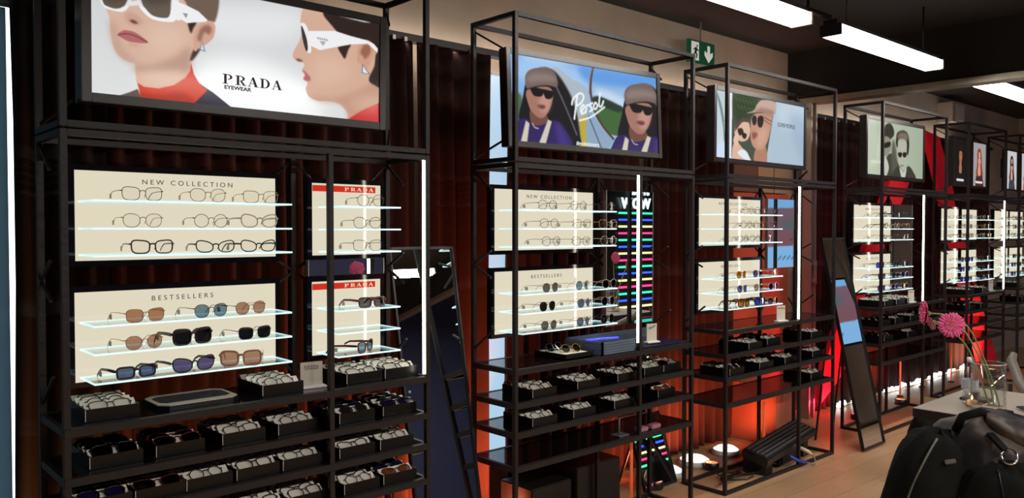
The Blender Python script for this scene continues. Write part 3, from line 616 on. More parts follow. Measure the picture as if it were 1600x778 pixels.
# ------------------------------------------------------------ picture surfaces: art drawn on a fine grid of coloured faces
class Canvas:
    def __init__(s, corners, W, H, bg):
        # corners: TL TR BR BL in drawing coordinates
        s.W, s.H = W, H; A = []; B = []
        for (x, y), (u, v) in zip(corners, ((0, 0), (W, 0), (W, H), (0, H))):
            A.append([x, y, 1, 0, 0, 0, -u * x, -u * y]); B.append(u); A.append([0, 0, 0, x, y, 1, -v * x, -v * y]); B.append(v)
        q = np.linalg.solve(np.array(A, float), np.array(B, float)); s.M = np.append(q, 1).reshape(3, 3)
        s.img = np.ones((H, W, 3)) * np.array(bg, float); s.gy, s.gx = np.mgrid[0:H, 0:W] + .5
        s.T = (1, 0, 0)
    def sc(s, scale, ox, oy): s.T = (scale, ox, oy)
    def tr(s, pts):
        k, ox, oy = s.T; P = np.array([[x / k + ox, y / k + oy, 1] for x, y in pts]).T; Q = s.M @ P; return (Q[:2] / Q[2]).T
    @staticmethod
    def smooth(p, n=6):
        m = len(p); out = []
        for i in range(m):
            a, b, c, d = p[i - 1], p[i], p[(i + 1) % m], p[(i + 2) % m]
            for k in range(n):
                t = k / n; out.append(.5 * ((2 * b) + (c - a) * t + (2 * a - 5 * b + 4 * c - d) * t * t + (3 * b - a - 3 * c + d) * t ** 3))
        return np.array(out)
    def blur(s, m, r):
        r = int(round(r))
        if r < 1: return m
        for _ in range(2):
            for ax in (0, 1):
                pad = [(0, 0), (0, 0)]; pad[ax] = (r + 1, r); c = np.cumsum(np.pad(m, pad, mode='edge'), axis=ax)
                n = m.shape[ax]
                m = (np.take(c, np.arange(2 * r + 1, 2 * r + 1 + n), axis=ax) - np.take(c, np.arange(0, n), axis=ax)) / (2 * r + 1)
        return m
    def mask(s, pts, sm=True, feather=0, raw=False):
        p = np.array(pts, float) if raw else s.tr(pts)
        if sm: p = s.smooth(p)
        acc = np.zeros((s.H, s.W))
        for dx, dy in ((-.25, -.25), (.25, .25), (-.25, .25), (.25, -.25)):
            ins = np.zeros((s.H, s.W), bool); X = s.gx + dx; Y = s.gy + dy
            for i in range(len(p)):
                x0, y0 = p[i - 1]; x1, y1 = p[i]
                if y0 == y1: continue
                lo, hi = min(y0, y1), max(y0, y1); r0 = max(0, int(lo) - 1); r1 = min(s.H, int(hi) + 2)
                if r1 <= r0: continue
                yy = Y[r0:r1]; c = ((yy > y0) != (yy > y1)) & (X[r0:r1] < (x1 - x0) * (yy - y0) / (y1 - y0) + x0)
                ins[r0:r1] ^= c
            acc += ins
        return s.blur(acc / 4, feather)
    def poly(s, pts, col, sm=True, feather=0, a=1.0, raw=False):
        m = (s.mask(pts, sm, feather, raw) * a)[..., None]; s.img = s.img * (1 - m) + np.array(col, float) * m
    def stroke(s, pts, wd, col, sm=True, a=1.0, raw=False, feather=0):
        p = np.array(pts, float) if raw else s.tr(pts)
        if sm and len(p) > 2:
            q = []
            for i in range(len(p) - 1):
                A_, b, c, d = p[max(i - 1, 0)], p[i], p[i + 1], p[min(i + 2, len(p) - 1)]
                for k in range(5):
                    t = k / 5; q.append(.5 * ((2 * b) + (c - A_) * t + (2 * A_ - 5 * b + 4 * c - d) * t * t + (3 * b - A_ - 3 * c + d) * t ** 3))
            q.append(p[-1]); p = np.array(q)
        D = np.full((s.H, s.W), 1e9)
        for i in range(len(p) - 1):
            v = p[i + 1] - p[i]; L = max((v ** 2).sum(), 1e-9); t = np.clip(((s.gx - p[i][0]) * v[0] + (s.gy - p[i][1]) * v[1]) / L, 0, 1)
            D = np.minimum(D, np.hypot(s.gx - p[i][0] - t * v[0], s.gy - p[i][1] - t * v[1]))
        m = s.blur(np.clip(wd / 2 + .5 - D, 0, 1), feather)[..., None] * a; s.img = s.img * (1 - m) + np.array(col, float) * m
    def grad(s, c0, c1, ax=1):
        t = (s.gy / s.H if ax == 1 else s.gx / s.W)[..., None]; s.img = np.array(c0, float) * (1 - t) + np.array(c1, float) * t
    def build(s, name, parent, wd, ht, y, level=1.0, gloss=.12):
        W, H = s.W, s.H
        xs = np.linspace(-wd / 2, wd / 2, W + 1); zs = np.linspace(ht, 0, H + 1)
        gx, gz = np.meshgrid(xs, zs); co = np.stack([gx, np.full_like(gx, y), gz], -1).reshape(-1, 3)
        i = np.arange(H)[:, None] * (W + 1) + np.arange(W)[None]; f = np.stack([i, i + W + 1, i + W + 2, i + 1], -1).reshape(-1, 4)
        me = bpy.data.meshes.new(name); me.vertices.add(len(co)); me.vertices.foreach_set('co', co.ravel().astype('f'))
        me.loops.add(f.size); me.loops.foreach_set('vertex_index', f.ravel().astype('i')); me.polygons.add(len(f))
        me.polygons.foreach_set('loop_start', (np.arange(len(f)) * 4).astype('i')); me.update(calc_edges=True)
        im = np.clip(s.img, 0, 255) / 255; im = np.where(im <= .04045, im / 12.92, ((im + .055) / 1.055) ** 2.4)
        at = me.color_attributes.new('Col', 'FLOAT_COLOR', 'CORNER')
        pad = np.pad(im, ((1, 1), (1, 1), (0, 0)), mode='edge'); vc = (pad[:-1, :-1] + pad[1:, :-1] + pad[:-1, 1:] + pad[1:, 1:]) / 4
        lc = np.ones((f.size, 4), 'f'); lc[:, :3] = vc.reshape(-1, 3)[f.ravel()]
        at.data.foreach_set('color', lc.ravel())
        m = bpy.data.materials.new(name + '_surface'); m.use_nodes = True; nt = m.node_tree; b = nt.nodes['Principled BSDF']
        b.inputs['Base Color'].default_value = (.01, .01, .01, 1); b.inputs['Roughness'].default_value = gloss; b.inputs['Specular IOR Level'].default_value = .14
        n = nt.nodes.new('ShaderNodeVertexColor'); n.layer_name = 'Col'; nt.links.new(n.outputs[0], b.inputs['Emission Color']); b.inputs['Emission Strength'].default_value = level
        me.materials.append(m); o = bpy.data.objects.new(name, me); C.objects.link(o); o.parent = parent; return o
def screen(name, label, cat, xc, yc, zc, wd, ht, yaw, tilt, cv, frame=.03, depth=.05, fm=None, level=1.0):
    # local: origin at bottom centre
    t = thing(name, label, cat)
    t.rotation_euler = (tilt, 0, yaw)
    R = Euler((tilt, 0, yaw)).to_matrix(); t.location = Vector((xc, yc, zc)) - R @ Vector((0, 0, ht / 2))
    fm = fm or mat('screen_frame', (.016, .013, .013), .3)
    f = frame; a = wd / 2
    MB().box(-a - f, -a, -.008, depth, -f, ht + f, bev=.002).box(a, a + f, -.008, depth, -f, ht + f, bev=.002).box(-a, a, -.008, depth, -f, 0, bev=.002).box(-a, a, -.008, depth, ht, ht + f, bev=.002).build('frame', fm, t)
    MB().box(-a, a, .003, depth - .002, 0, ht).build('back_cover', BLACK, t)
    cv.build('picture', t, wd, ht, 0, level)
    for sx in (-1, 1):
        MB().box(sx * a * .6 - .02, sx * a * .6 + .02, depth, depth + .03, ht * .3, ht * .8).build('mount', STEEL, t)
    return t
# --- wide light box: two women in white glasses and red collars
c = Canvas([(142, -53), (592, 37.4), (592, 192.8), (142, 143)], 560, 214, (214, 216, 216))
c.grad((205, 207, 209), (222, 224, 224)); 
c.poly([(340, 90), (420, 100), (500, 150), (480, 190), (330, 170), (300, 120)], (250, 251, 252), feather=18, a=.9)
c.poly([(330, 10), (470, 20), (450, 60), (340, 60)], (232, 234, 236), feather=16, a=.8)
K = 2.9925; c.sc(K, 0, 0)
SK = (214, 178, 158)
c.poly([(455, -40), (480, 10), (500, 50), (512, 90), (516, 160), (528, 215), (545, 248), (575, 275), (610, 290), (628, 297), (632, 350), (655, 398), (740, 412), (830, 390), (884, 340), (885, 290), (905, 245), (955, 205), (992, 160), (1002, 118), (980, 98), (930, 60), (900, -40)], SK)
c.poly([(625, 298), (690, 300), (760, 282), (830, 250), (880, 215), (888, 290), (882, 340), (820, 330), (740, 330), (660, 330), (632, 340)], (176, 138, 120), feather=6, a=.75)
c.poly([(512, 100), (530, 200), (560, 262), (600, 285), (640, 285), (590, 250), (555, 190), (540, 110)], (186, 148, 132), feather=6, a=.8)
c.poly([(720, 120), (840, 130), (870, 180), (800, 240), (720, 240), (680, 190)], (224, 192, 172), feather=12, a=.8)
c.poly([(600, 50), (655, 80), (665, 105), (640, 118), (600, 108), (580, 80)], (196, 152, 136), feather=3, a=.7)
c.poly([(603, 92), (622, 90), (643, 104), (625, 108)], (110, 66, 58), feather=1)
c.poly([(548, 158), (575, 138), (600, 140), (625, 146), (660, 168), (690, 196), (650, 198), (600, 190), (565, 172)], (178, 104, 104))
c.stroke([(550, 160), (590, 154), (630, 165), (686, 194)], 1.6, (110, 50, 55))
c.poly([(590, 196), (640, 202), (660, 206), (620, 212)], (190, 140, 122), feather=3, a=.6)
c.poly([(850, -60), (1012, -60), (1020, 0), (1014, 55), (1000, 100), (985, 98), (945, 88), (905, 70), (870, 20)], (112, 94, 82), feather=1)
c.poly([(870, 75), (912, 100), (900, 130), (886, 152)], (60, 42, 36), feather=1)
c.poly([(884, 280), (900, 232), (930, 222), (926, 240), (900, 275)], (70, 52, 46), feather=1)
c.poly([(900, 160), (925, 115), (960, 98), (990, 102), (1002, 130), (992, 175), (960, 205), (925, 225), (905, 235)], (208, 164, 144))
c.poly([(918, 180), (935, 130), (965, 115), (985, 130), (975, 160), (950, 150), (935, 190)], (140, 92, 78), feather=2, a=.8)
c.poly([(455, -60), (612, -60), (612, 0), (600, 30), (572, 52), (520, 44), (480, 22)], (236, 236, 238)); c.poly([(476, -60), (598, -60), (592, 5), (575, 28), (545, 38), (505, 28), (482, 8)], (98, 86, 76)); c.poly([(480, -50), (595, -60), (590, -10), (500, 0)], (60, 50, 45), feather=6, a=.6)
c.poly([(640, -60), (815, -60), (832, 20), (830, 70), (808, 98), (760, 98), (705, 84), (665, 50), (645, 15)], (240, 240, 242)); c.poly([(658, -60), (785, -60), (795, 20), (790, 68), (770, 82), (715, 72), (680, 40), (662, 10)], (104, 92, 82)); c.poly([(660, -60), (790, -60), (790, 5), (670, 5)], (62, 52, 48), feather=8, a=.7)
c.poly([(590, 10), (645, 0), (650, 14), (640, 22), (598, 24)], (226, 226, 228))
c.poly([(800, -10), (832, 8), (870, 24), (925, 52), (966, 92), (958, 100), (905, 102), (872, 106), (842, 88), (828, 96), (806, 60)], (238, 238, 240), sm=False)
c.poly([(850, 58), (875, 62), (866, 84)], (150, 150, 152), sm=False)
c.poly([(628, 352), (640, 385), (670, 402), (740, 410), (810, 395), (860, 362), (884, 330), (888, 288), (902, 345), (925, 385), (972, 420), (905, 482), (780, 470), (655, 455), (642, 400)], (206, 60, 36), sm=False)
c.poly([(655, 430), (740, 440), (850, 430), (905, 480), (780, 472), (655, 455)], (160, 38, 26), feather=4, a=.7)
c.poly([(965, 420), (930, 392), (990, 430), (1075, 500), (900, 484)], (38, 34, 60), sm=False)
c.poly([(550, 444), (600, 428), (640, 412), (657, 458)], (96, 82, 74), sm=False)
c.poly([(941, 190), (957, 240), (928, 232)], (120, 128, 145), sm=False); c.poly([(940, 200), (950, 233), (934, 229)], (215, 220, 228), sm=False)
K2 = 2.5935; c.sc(K2, 300, 0)
c.poly([(446, 36), (480, 30), (560, 60), (640, 100), (790, 150), (790, 440), (640, 490), (630, 462), (600, 428), (560, 414), (505, 410), (470, 392), (458, 362), (464, 342), (462, 330), (448, 318), (455, 300), (443, 285), (452, 262), (440, 250), (412, 240), (404, 224), (412, 200), (432, 165), (440, 130), (436, 80)], (212, 172, 150))
c.poly([(470, 390), (560, 400), (640, 380), (790, 320), (790, 440), (640, 480), (625, 450), (590, 418), (520, 412)], (186, 140, 118), feather=6, a=.7)
c.poly([(500, 230), (600, 240), (640, 300), (560, 350), (490, 330)], (222, 186, 164), feather=12, a=.7)
c.poly([(528, 52), (600, 66), (700, 90), (800, 100), (800, 250), (748, 215), (720, 172), (660, 168), (600, 140), (565, 105)], (48, 36, 34), feather=1)
c.poly([(590, 188), (640, 178), (630, 205), (618, 238), (606, 225)], (56, 40, 36), feather=1)
c.poly([(716, 322), (738, 270), (748, 215), (790, 240), (790, 360), (735, 345)], (52, 40, 38), feather=1)
c.poly([(668, 250), (668, 205), (680, 172), (705, 162), (732, 178), (740, 215), (722, 255), (700, 285), (686, 262)], (206, 158, 134))
c.poly([(680, 215), (695, 182), (718, 185), (722, 215), (700, 240), (690, 225)], (140, 88, 70), feather=2, a=.8)
c.poly([(436, 98), (452, 94), (466, 118), (474, 160), (480, 205), (470, 215), (458, 200), (446, 150)], (236, 236, 238)); c.poly([(438, 108), (446, 112), (462, 160), (466, 200), (458, 205), (446, 165)], (60, 52, 48))
c.poly([(468, 125), (575, 125), (640, 146), (700, 162), (735, 178), (752, 198), (750, 216), (735, 200), (712, 178), (640, 180), (515, 203), (475, 184)], (238, 238, 241), sm=False)
for i in range(5): c.stroke([(505 + i * 9, 151 + i * 1.8), (510 + i * 9, 158 + i * 1.8)], 1.5, (70, 70, 75))
c.poly([(514, 166), (540, 168), (528, 186)], (170, 170, 175), sm=False)
c.poly([(688, 258), (722, 304), (686, 298)], (120, 122, 135), sm=False); c.poly([(692, 268), (714, 300), (690, 295)], (222, 224, 230), sm=False)
c.poly([(443, 284), (458, 292), (478, 318), (470, 330), (448, 322), (455, 305)], (186, 100, 108), feather=1)
c.poly([(416, 240), (432, 238), (446, 248), (430, 250)], (130, 80, 70), feather=1)
c.poly([(636, 482), (690, 450), (790, 405), (790, 540), (645, 500)], (200, 44, 46), sm=False)
c.sc(1, 0, 0)
TV1 = screen('poster_light_box', 'wide lit poster of two women in white sunglasses and red collars above nearest rack', 'poster', 1.296, 2.84, 2.238, 1.081, .399, 0, math.radians(1), c, frame=.03, depth=.07)
prada(TV1, 'lettering', .004, -.001, .0805, .232, .0345, INK, 1.13)
text('lettering', 'EYEWEAR', .0185, INK, TV1, (-.056, -.001, .0625), sx=1.22, off=.0006)

# --- screen of the driver in sunglasses, shown twice
c = Canvas([(796.6, 83.3), (1024.6, 122.6), (1028.1, 239.3), (800.4, 219.4)], 300, 138, (110, 160, 220))
c.grad((92, 150, 222), (196, 214, 232)); c.sc(2.5925, 720, 0)
c.poly([(230, 230), (400, 250), (510, 300), (515, 420), (380, 330), (240, 330)], (176, 206, 238), feather=8, a=.8)
c.poly([(515, 280), (800, 320), (800, 400), (640, 390), (515, 360)], (150, 196, 240), feather=8, a=.8)
c.poly([(200, 380), (245, 385), (250, 470), (200, 480)], (74, 104, 70), feather=2)
c.poly([(370, 285), (450, 320), (520, 380), (520, 590), (440, 590)], (168, 184, 196)); c.poly([(470, 500), (520, 470), (520, 600), (480, 600)], (186, 168, 60), feather=3)
def driver(dx, dy, clip):
    q = lambda L: [(x + dx, y + dy) for x, y in L]
    c.poly(q([(236, 490), (250, 400), (265, 330), (300, 282), (345, 272), (390, 295), (440, 370), (470, 450), (487, 560), (482, 590), (420, 590), (380, 500), (300, 520)]), (24, 22, 28)); c.stroke(q([(262, 335), (300, 284), (345, 274), (390, 298), (438, 372), (468, 452), (486, 560)]), 2.0, (120, 110, 104)); c.stroke(q([(350, 280), (410, 400), (470, 545)]), 3, (92, 90, 98))
    c.poly(q([(285, 440), (345, 465), (352, 500), (320, 525), (285, 500)]), (112, 74, 64)); c.poly(q([(264, 378), (280, 358), (350, 352), (374, 375), (370, 410), (356, 450), (335, 476), (312, 474), (285, 448), (272, 415)]), (164, 116, 102)); c.poly(q([(330, 380), (366, 385), (360, 440), (335, 460), (315, 430)]), (196, 150, 136), feather=3, a=.8)
    c.poly(q([(263, 345), (262, 305), (285, 280), (340, 274), (378, 292), (392, 330), (388, 352), (350, 345), (300, 350), (275, 362)]), (112, 94, 90)); c.poly(q([(268, 310), (300, 295), (370, 305), (388, 330), (330, 330), (275, 335)]), (152, 134, 128), feather=4, a=.7)
    c.poly(q([(284, 354), (332, 362), (332, 385), (318, 392), (298, 388), (286, 372)]), (18, 16, 22)); c.poly(q([(336, 364), (374, 372), (370, 396), (352, 402), (340, 392)]), (18, 16, 22)); c.stroke(q([(270, 362), (300, 356), (374, 372)]), 1.6, (20, 18, 20))
    c.poly(q([(308, 428), (330, 424), (344, 432), (330, 442)]), (110, 60, 58), feather=1)
    c.poly(q([(215, 600), (222, 500), (262, 480), (300, 508), (345, 500), (372, 486), (412, 512), (445, 600)]), (46, 34, 92)); c.poly(q([(380, 500), (412, 512), (440, 590), (400, 590)]), (70, 54, 130), feather=4, a=.8)
    c.poly(q([(264, 488), (278, 500), (268, 578), (244, 572)]), (206, 200, 180), sm=False); c.poly(q([(354, 484), (368, 492), (344, 582), (318, 578)]), (206, 200, 180), sm=False); c.stroke(q([(290, 500), (300, 516), (314, 520)]), 1.5, (210, 205, 200))
driver(0, 0, None)
c.poly([(515, 240), (800, 290), (800, 640), (515, 600)], (150, 186, 224), sm=False); c.poly([(515, 240), (800, 290), (800, 360), (515, 330)], (88, 150, 222), feather=5, a=.9)
c.poly([(560, 360), (660, 400), (670, 440), (600, 430), (540, 400)], (206, 222, 240), feather=4, a=.8)
c.poly([(536, 410), (570, 395), (610, 420), (660, 440), (660, 540), (600, 540), (545, 470)], (64, 100, 56)); c.poly([(530, 402), (560, 390), (650, 432), (640, 455), (560, 425)], (36, 56, 44), feather=1)
c.poly([(515, 440), (545, 480), (590, 540), (620, 560), (590, 605), (515, 600)], (140, 166, 190)); c.stroke([(545, 240), (530, 300), (526, 370), (540, 440), (575, 510), (618, 562)], 4.5, (84, 58, 50)); c.stroke([(540, 250), (524, 310), (520, 380)], 1.5, (150, 120, 110)); c.stroke([(518, 470), (570, 600)], 2, (60, 64, 72))
driver(402, 66, None)
W_ = (244, 246, 250)   # script lettering
def bl(x, y): return (448 + x, 486 - y - x * .36)
for L in ([(12, 0), (20, 60), (24, 88)], [(2, 62), (8, 84), (34, 96), (50, 78), (40, 56), (20, 50)], [(40, 18), (52, 34), (48, 44), (38, 34), (42, 10), (56, 12)], [(58, 10), (62, 36), (72, 34)], [(86, 38), (76, 36), (80, 22), (86, 12), (74, 8)], [(98, 36), (90, 24), (96, 8), (106, 20), (98, 36)], [(116, 66), (112, 20), (122, 12), (130, 30)]):
    c.stroke([bl(*p) for p in L], 3.0, W_)
c.stroke([bl(34, -14), bl(80, -16), bl(134, 4)], 2.8, W_)
TV2 = screen('advertising_screen', 'lit screen showing a driver in cap and sunglasses twice, above second rack', 'screen', 3.107, 2.84, 2.228, 1.03, .414, math.radians(-3.6), math.radians(-2.6), c, frame=.028)
text('lettering', '#evolutionary', .03, mat('white_text', (.02,) * 3, .5, emit=(.9, .92, .95), es=1), TV2, (-.02, -.001, .006), sx=.95)

# --- screen of the couple in sunhats
c = Canvas([(1119.2, 140.4), (1256.2, 167.9), (1255.0, 259.4), (1118.1, 245.1)], 250, 110, (170, 190, 198))
c.sc(3.243, 1060, 60); c.grad((188, 206, 210), (206, 218, 226))
for i in range(9): c.stroke([(185 + i * 3, 250 + i * 8), (215 + i * 3, 330 + i * 25), (232, 420 + i * 26)], 2.4, (112, 140, 140), feather=0, a=.8)
c.poly([(180, 560), (235, 520), (240, 640), (180, 620)], (206, 222, 244), feather=3)
c.poly([(256, 260), (274, 262), (270, 612), (256, 608)], (228, 236, 246), sm=False)
c.poly([(274, 262), (500, 310), (444, 630), (268, 612)], (72, 78, 66), sm=False); c.poly([(280, 300), (340, 290), (400, 320), (360, 400), (300, 430)], (48, 66, 40), feather=4)
for i in range(12): c.stroke([(290 + i * 9, 300 + (i * 37) % 70), (300 + i * 9, 318 + (i * 37) % 70)], 2.5, (86, 112, 66), a=.6)
c.poly([(492, 322), (640, 352), (640, 660), (442, 630)], (172, 192, 208), sm=False); c.poly([(500, 330), (640, 352), (640, 480), (500, 420)], (196, 212, 226), feather=10, a=.8); c.poly([(560, 400), (640, 420), (640, 640), (600, 560)], (150, 172, 196), feather=10, a=.6)
c.poly([(392, 560), (440, 545), (446, 635), (386, 635)], (176, 128, 104)); c.poly([(372, 400), (400, 380), (470, 385), (470, 440), (452, 520), (425, 562), (388, 556), (368, 520), (366, 450)], (192, 144, 120)); c.poly([(400, 470), (450, 450), (440, 530), (400, 550)], (210, 164, 140), feather=5, a=.8)
c.poly([(345, 380), (382, 365), (400, 332), (428, 312), (490, 325), (492, 380), (465, 392), (420, 372)], (198, 168, 156)); c.poly([(382, 370), (420, 352), (486, 370), (466, 392), (420, 374)], (150, 118, 108), feather=2, a=.8)
c.poly([(372, 410), (382, 390), (396, 400), (394, 432), (380, 440)], (46, 36, 30)); c.poly([(404, 398), (424, 392), (432, 412), (424, 448), (408, 450), (400, 425)], (40, 32, 28)); c.stroke([(430, 410), (466, 436)], 1.6, (120, 80, 60)); c.stroke([(432, 398), (470, 420)], 1.6, (86, 60, 48)); c.poly([(372, 480), (392, 476), (402, 490), (380, 512)], (150, 84, 76), feather=1)
c.poly([(284, 470), (300, 432), (330, 410), (355, 425), (364, 470), (352, 510), (325, 522), (296, 510)], (222, 182, 160)); c.poly([(286, 470), (298, 430), (330, 402), (362, 420), (352, 425), (325, 425), (300, 455)], (92, 66, 52)); c.poly([(300, 460), (322, 455), (330, 478), (310, 492)], (50, 38, 34)); c.poly([(322, 478), (346, 485), (340, 508), (326, 504)], (40, 30, 30))
c.poly([(270, 600), (276, 545), (296, 515), (312, 540), (360, 600), (360, 625), (268, 615)], (218, 180, 160)); c.poly([(300, 580), (325, 562), (350, 580), (362, 622), (335, 612)], (226, 232, 240)); c.poly([(278, 520), (292, 480), (304, 500), (298, 545)], (228, 190, 170))
TV3 = screen('advertising_screen', 'lit screen showing a couple in sunhats on pale blue, above third rack', 'screen', 4.77, 2.84, 2.243, 1.062, .405, 0, math.radians(.3), c, frame=.028)
text('lettering', 'OLIVER PEOPLES', .038, INK, TV3, (.295, -.001, .245), sx=.82)
# --- grey green screen with two men
c = Canvas([(1355.3, 185.0), (1442.3, 201.8), (1441.4, 279.8), (1354.4, 271.4)], 180, 90, (172, 182, 160))
c.sc(3.703, 1290, 100); c.grad((188, 198, 176), (160, 172, 150), 0); c.poly([(240, 340), (300, 360), (300, 560), (240, 560)], (206, 214, 196), feather=6)
for i in range(4): c.stroke([(262 + i * 14, 345 + i * 4), (250 + i * 12, 560)], 3, (150, 160, 142), feather=2, a=.6)
c.poly([(338, 480), (338, 400), (345, 355), (372, 342), (392, 370), (396, 410), (372, 440)], (52, 50, 42)); c.poly([(336, 430), (362, 422), (378, 450), (374, 500), (356, 530), (336, 520)], (140, 140, 122)); c.poly([(336, 460), (372, 450), (374, 474), (350, 486), (336, 480)], (30, 30, 28)); c.poly([(335, 660), (338, 600), (352, 540), (385, 520), (430, 600), (440, 660)], (64, 64, 54)); c.poly([(340, 560), (352, 545), (366, 600), (350, 650), (340, 640)], (190, 194, 178))
c.poly([(384, 470), (400, 450), (420, 600), (425, 655), (385, 640)], (84, 86, 72), feather=3)
c.poly([(412, 480), (410, 410), (428, 388), (456, 385), (478, 410), (484, 470), (476, 530), (462, 500)], (44, 42, 36)); c.poly([(418, 470), (424, 436), (452, 430), (468, 450), (468, 520), (456, 580), (442, 600), (426, 580), (416, 530)], (176, 180, 162)); c.poly([(418, 515), (440, 512), (440, 535), (426, 540)], (24, 24, 22)); c.poly([(446, 514), (468, 512), (466, 536), (450, 540)], (24, 24, 22)); c.stroke([(434, 588), (450, 588)], 1.6, (90, 80, 74)); c.poly([(412, 430), (430, 395), (470, 400), (476, 440), (440, 432)], (120, 108, 92), feather=2)
c.poly([(385, 665), (400, 610), (428, 590), (450, 622), (478, 590), (505, 620), (515, 670)], (56, 56, 48)); c.poly([(428, 595), (450, 625), (468, 600), (458, 660), (440, 660)], (196, 200, 186))
TV4 = screen('advertising_screen', 'lit grey-green screen showing two men in dark glasses, above fourth rack', 'screen', 6.82, 2.84, 2.248, 1.03, .429, math.radians(-1), 0, c, frame=.028)
text('lettering', 'GIORGIO ARMANI', .036, mat('pale_text', (.02,) * 3, .5, emit=(.7, .75, .62), es=1), TV4, (-.33, -.001, .09), sx=.8)
# --- portrait posters
def portrait(bg, skin, hair, cloth, name, label, x, z, wd, ht, longhair=True, glasses=False, txt=(230, 230, 230), yaw=0):
    c = Canvas([(0, 0), (100, 0), (100, 130), (0, 130)], 66, 88, bg)
    if longhair: c.poly([(36, 60), (34, 34), (42, 18), (58, 16), (68, 34), (72, 66), (80, 100), (60, 100), (40, 100), (26, 92)], hair)
    c.poly([(28, 135), (26, 106), (40, 92), (60, 92), (78, 106), (82, 135)], cloth)
    c.poly([(44, 70), (58, 70), (60, 96), (42, 96)], skin); c.poly([(40, 48), (42, 32), (52, 26), (62, 34), (63, 52), (58, 68), (51, 74), (44, 66)], skin)
    if not longhair: c.poly([(38, 46), (40, 28), (52, 20), (64, 28), (66, 46), (60, 36), (44, 36)], hair)
    if longhair: c.stroke([(42, 34), (38, 60), (34, 96)], 5, hair); c.stroke([(62, 34), (67, 60), (72, 96)], 5, hair)
    if glasses: c.poly([(41, 42), (51, 42), (50, 50), (43, 50)], (20, 18, 20)); c.poly([(53, 42), (63, 42), (61, 50), (55, 50)], (20, 18, 20))
    else: c.stroke([(43, 44), (49, 44)], 1.4, (60, 40, 34)); c.stroke([(55, 44), (61, 44)], 1.4, (60, 40, 34))
    c.stroke([(48, 62), (56, 62)], 1.3, (150, 60, 60))
    c.stroke([(26, 118), (74, 118)], 4, txt, sm=False); 
    return screen(name, label, 'poster', x, 2.84, z, wd, ht, 0, 0, c, frame=.018, depth=.04)
P5A = portrait((16, 12, 14), (168, 108, 76), (30, 20, 18), (20, 18, 20), 'portrait_poster', 'lit dark portrait poster, left one above the fifth rack', 8.233, 2.235, .34, .421, False)
P5B = portrait((158, 154, 160), (206, 160, 140), (150, 62, 38), (70, 34, 38), 'portrait_poster', 'lit poster of red-haired woman on grey, right one above the fifth rack', 8.727, 2.23, .356, .417)
P6A = portrait((196, 196, 200), (206, 160, 138), (52, 34, 30), (60, 60, 70), 'portrait_poster', 'lit poster of dark-haired person in sunglasses, left one above farthest rack', 9.691, 2.224, .32, .397, glasses=True, txt=(60, 70, 90))
P6B = portrait((196, 192, 196), (206, 150, 132), (60, 40, 34), (190, 80, 70), 'portrait_poster', 'lit poster cut by the right photo edge above farthest rack', 10.17, 2.224, .34, .397, glasses=True, txt=(200, 60, 60))

# ------------------------------------------------------------ red angular panels behind racks four and five
REDM = mat('red_fabric_glow', (.62, .012, .02), .6, emit=(.55, .0, .02), es=.16)  # weak emission put into the fabric, standing in for red light on it
rp = thing('red_angular_banner', 'large red angular ribbon sculpture crossing behind the fourth and fifth racks', 'banner', (8.0, 3.30, 0))
MB().prism([(-.2, 2.06), (.24, 2.06), (-.95, .72), (-1.1, .35), (-1.5, .14), (-1.46, .45), (-1.18, .82)], 0, .05).build('left_limb', REDM, rp)
MB().prism([(.62, 2.6), (.98, 2.56), (1.42, 1.96), (1.0, 2.0)], 0, .05).prism([(1.0, 2.0), (1.42, 1.96), (2.9, .02), (2.3, .02)], 0.02, .05).build('right_limb', REDM, rp)

# ------------------------------------------------------------ leaning floor mirrors
def lean_mirror(xc, y0, wd, ht, tilt, label, z0=.012):
    t = thing('leaning_mirror', label, 'mirror', (xc, y0, 0)); t.rotation_euler = (-tilt, 0, 0)
    a = wd / 2; f = .012; lo = z0
    MB().box(-a - f, -a, -.012, .012, lo, ht + f, bev=.002).box(a, a + f, -.012, .012, lo, ht + f, bev=.002).box(-a, a, -.012, .012, lo, lo + f).box(-a, a, -.012, .012, ht, ht + f).build('frame', BLACK, t)
    MB().box(-a, a, -.002, .004, lo + f, ht).build('mirror_glass', MIRROR, t)
    c_, s_ = math.cos(tilt), math.sin(tilt)
    for sx in (-1, 1):
        top = Vector((sx * a * .8, .016, ht * .75)); wy, wz = top.y * c_ + top.z * s_, -top.y * s_ + top.z * c_
        fy, fz = wy + .12, .008
        MB().bar(top, (sx * a * .8, fy * c_ - fz * s_, fy * s_ + fz * c_), .012).build('prop_leg', BLACK, t)
    return t
lean_mirror(2.245, 2.845, .345, 1.53, math.radians(10.3), 'tall black-framed mirror leaning between the nearest and second racks')
lean_mirror(5.93, 2.605, .33, 1.56, math.radians(12.3), 'tall black-framed mirror leaning right of the third rack showing a blue screen')
lean_mirror(4.02, 3.07, .29, .45, math.radians(19), 'small leaning mirror full of neon reflections on the floor under the second rack')

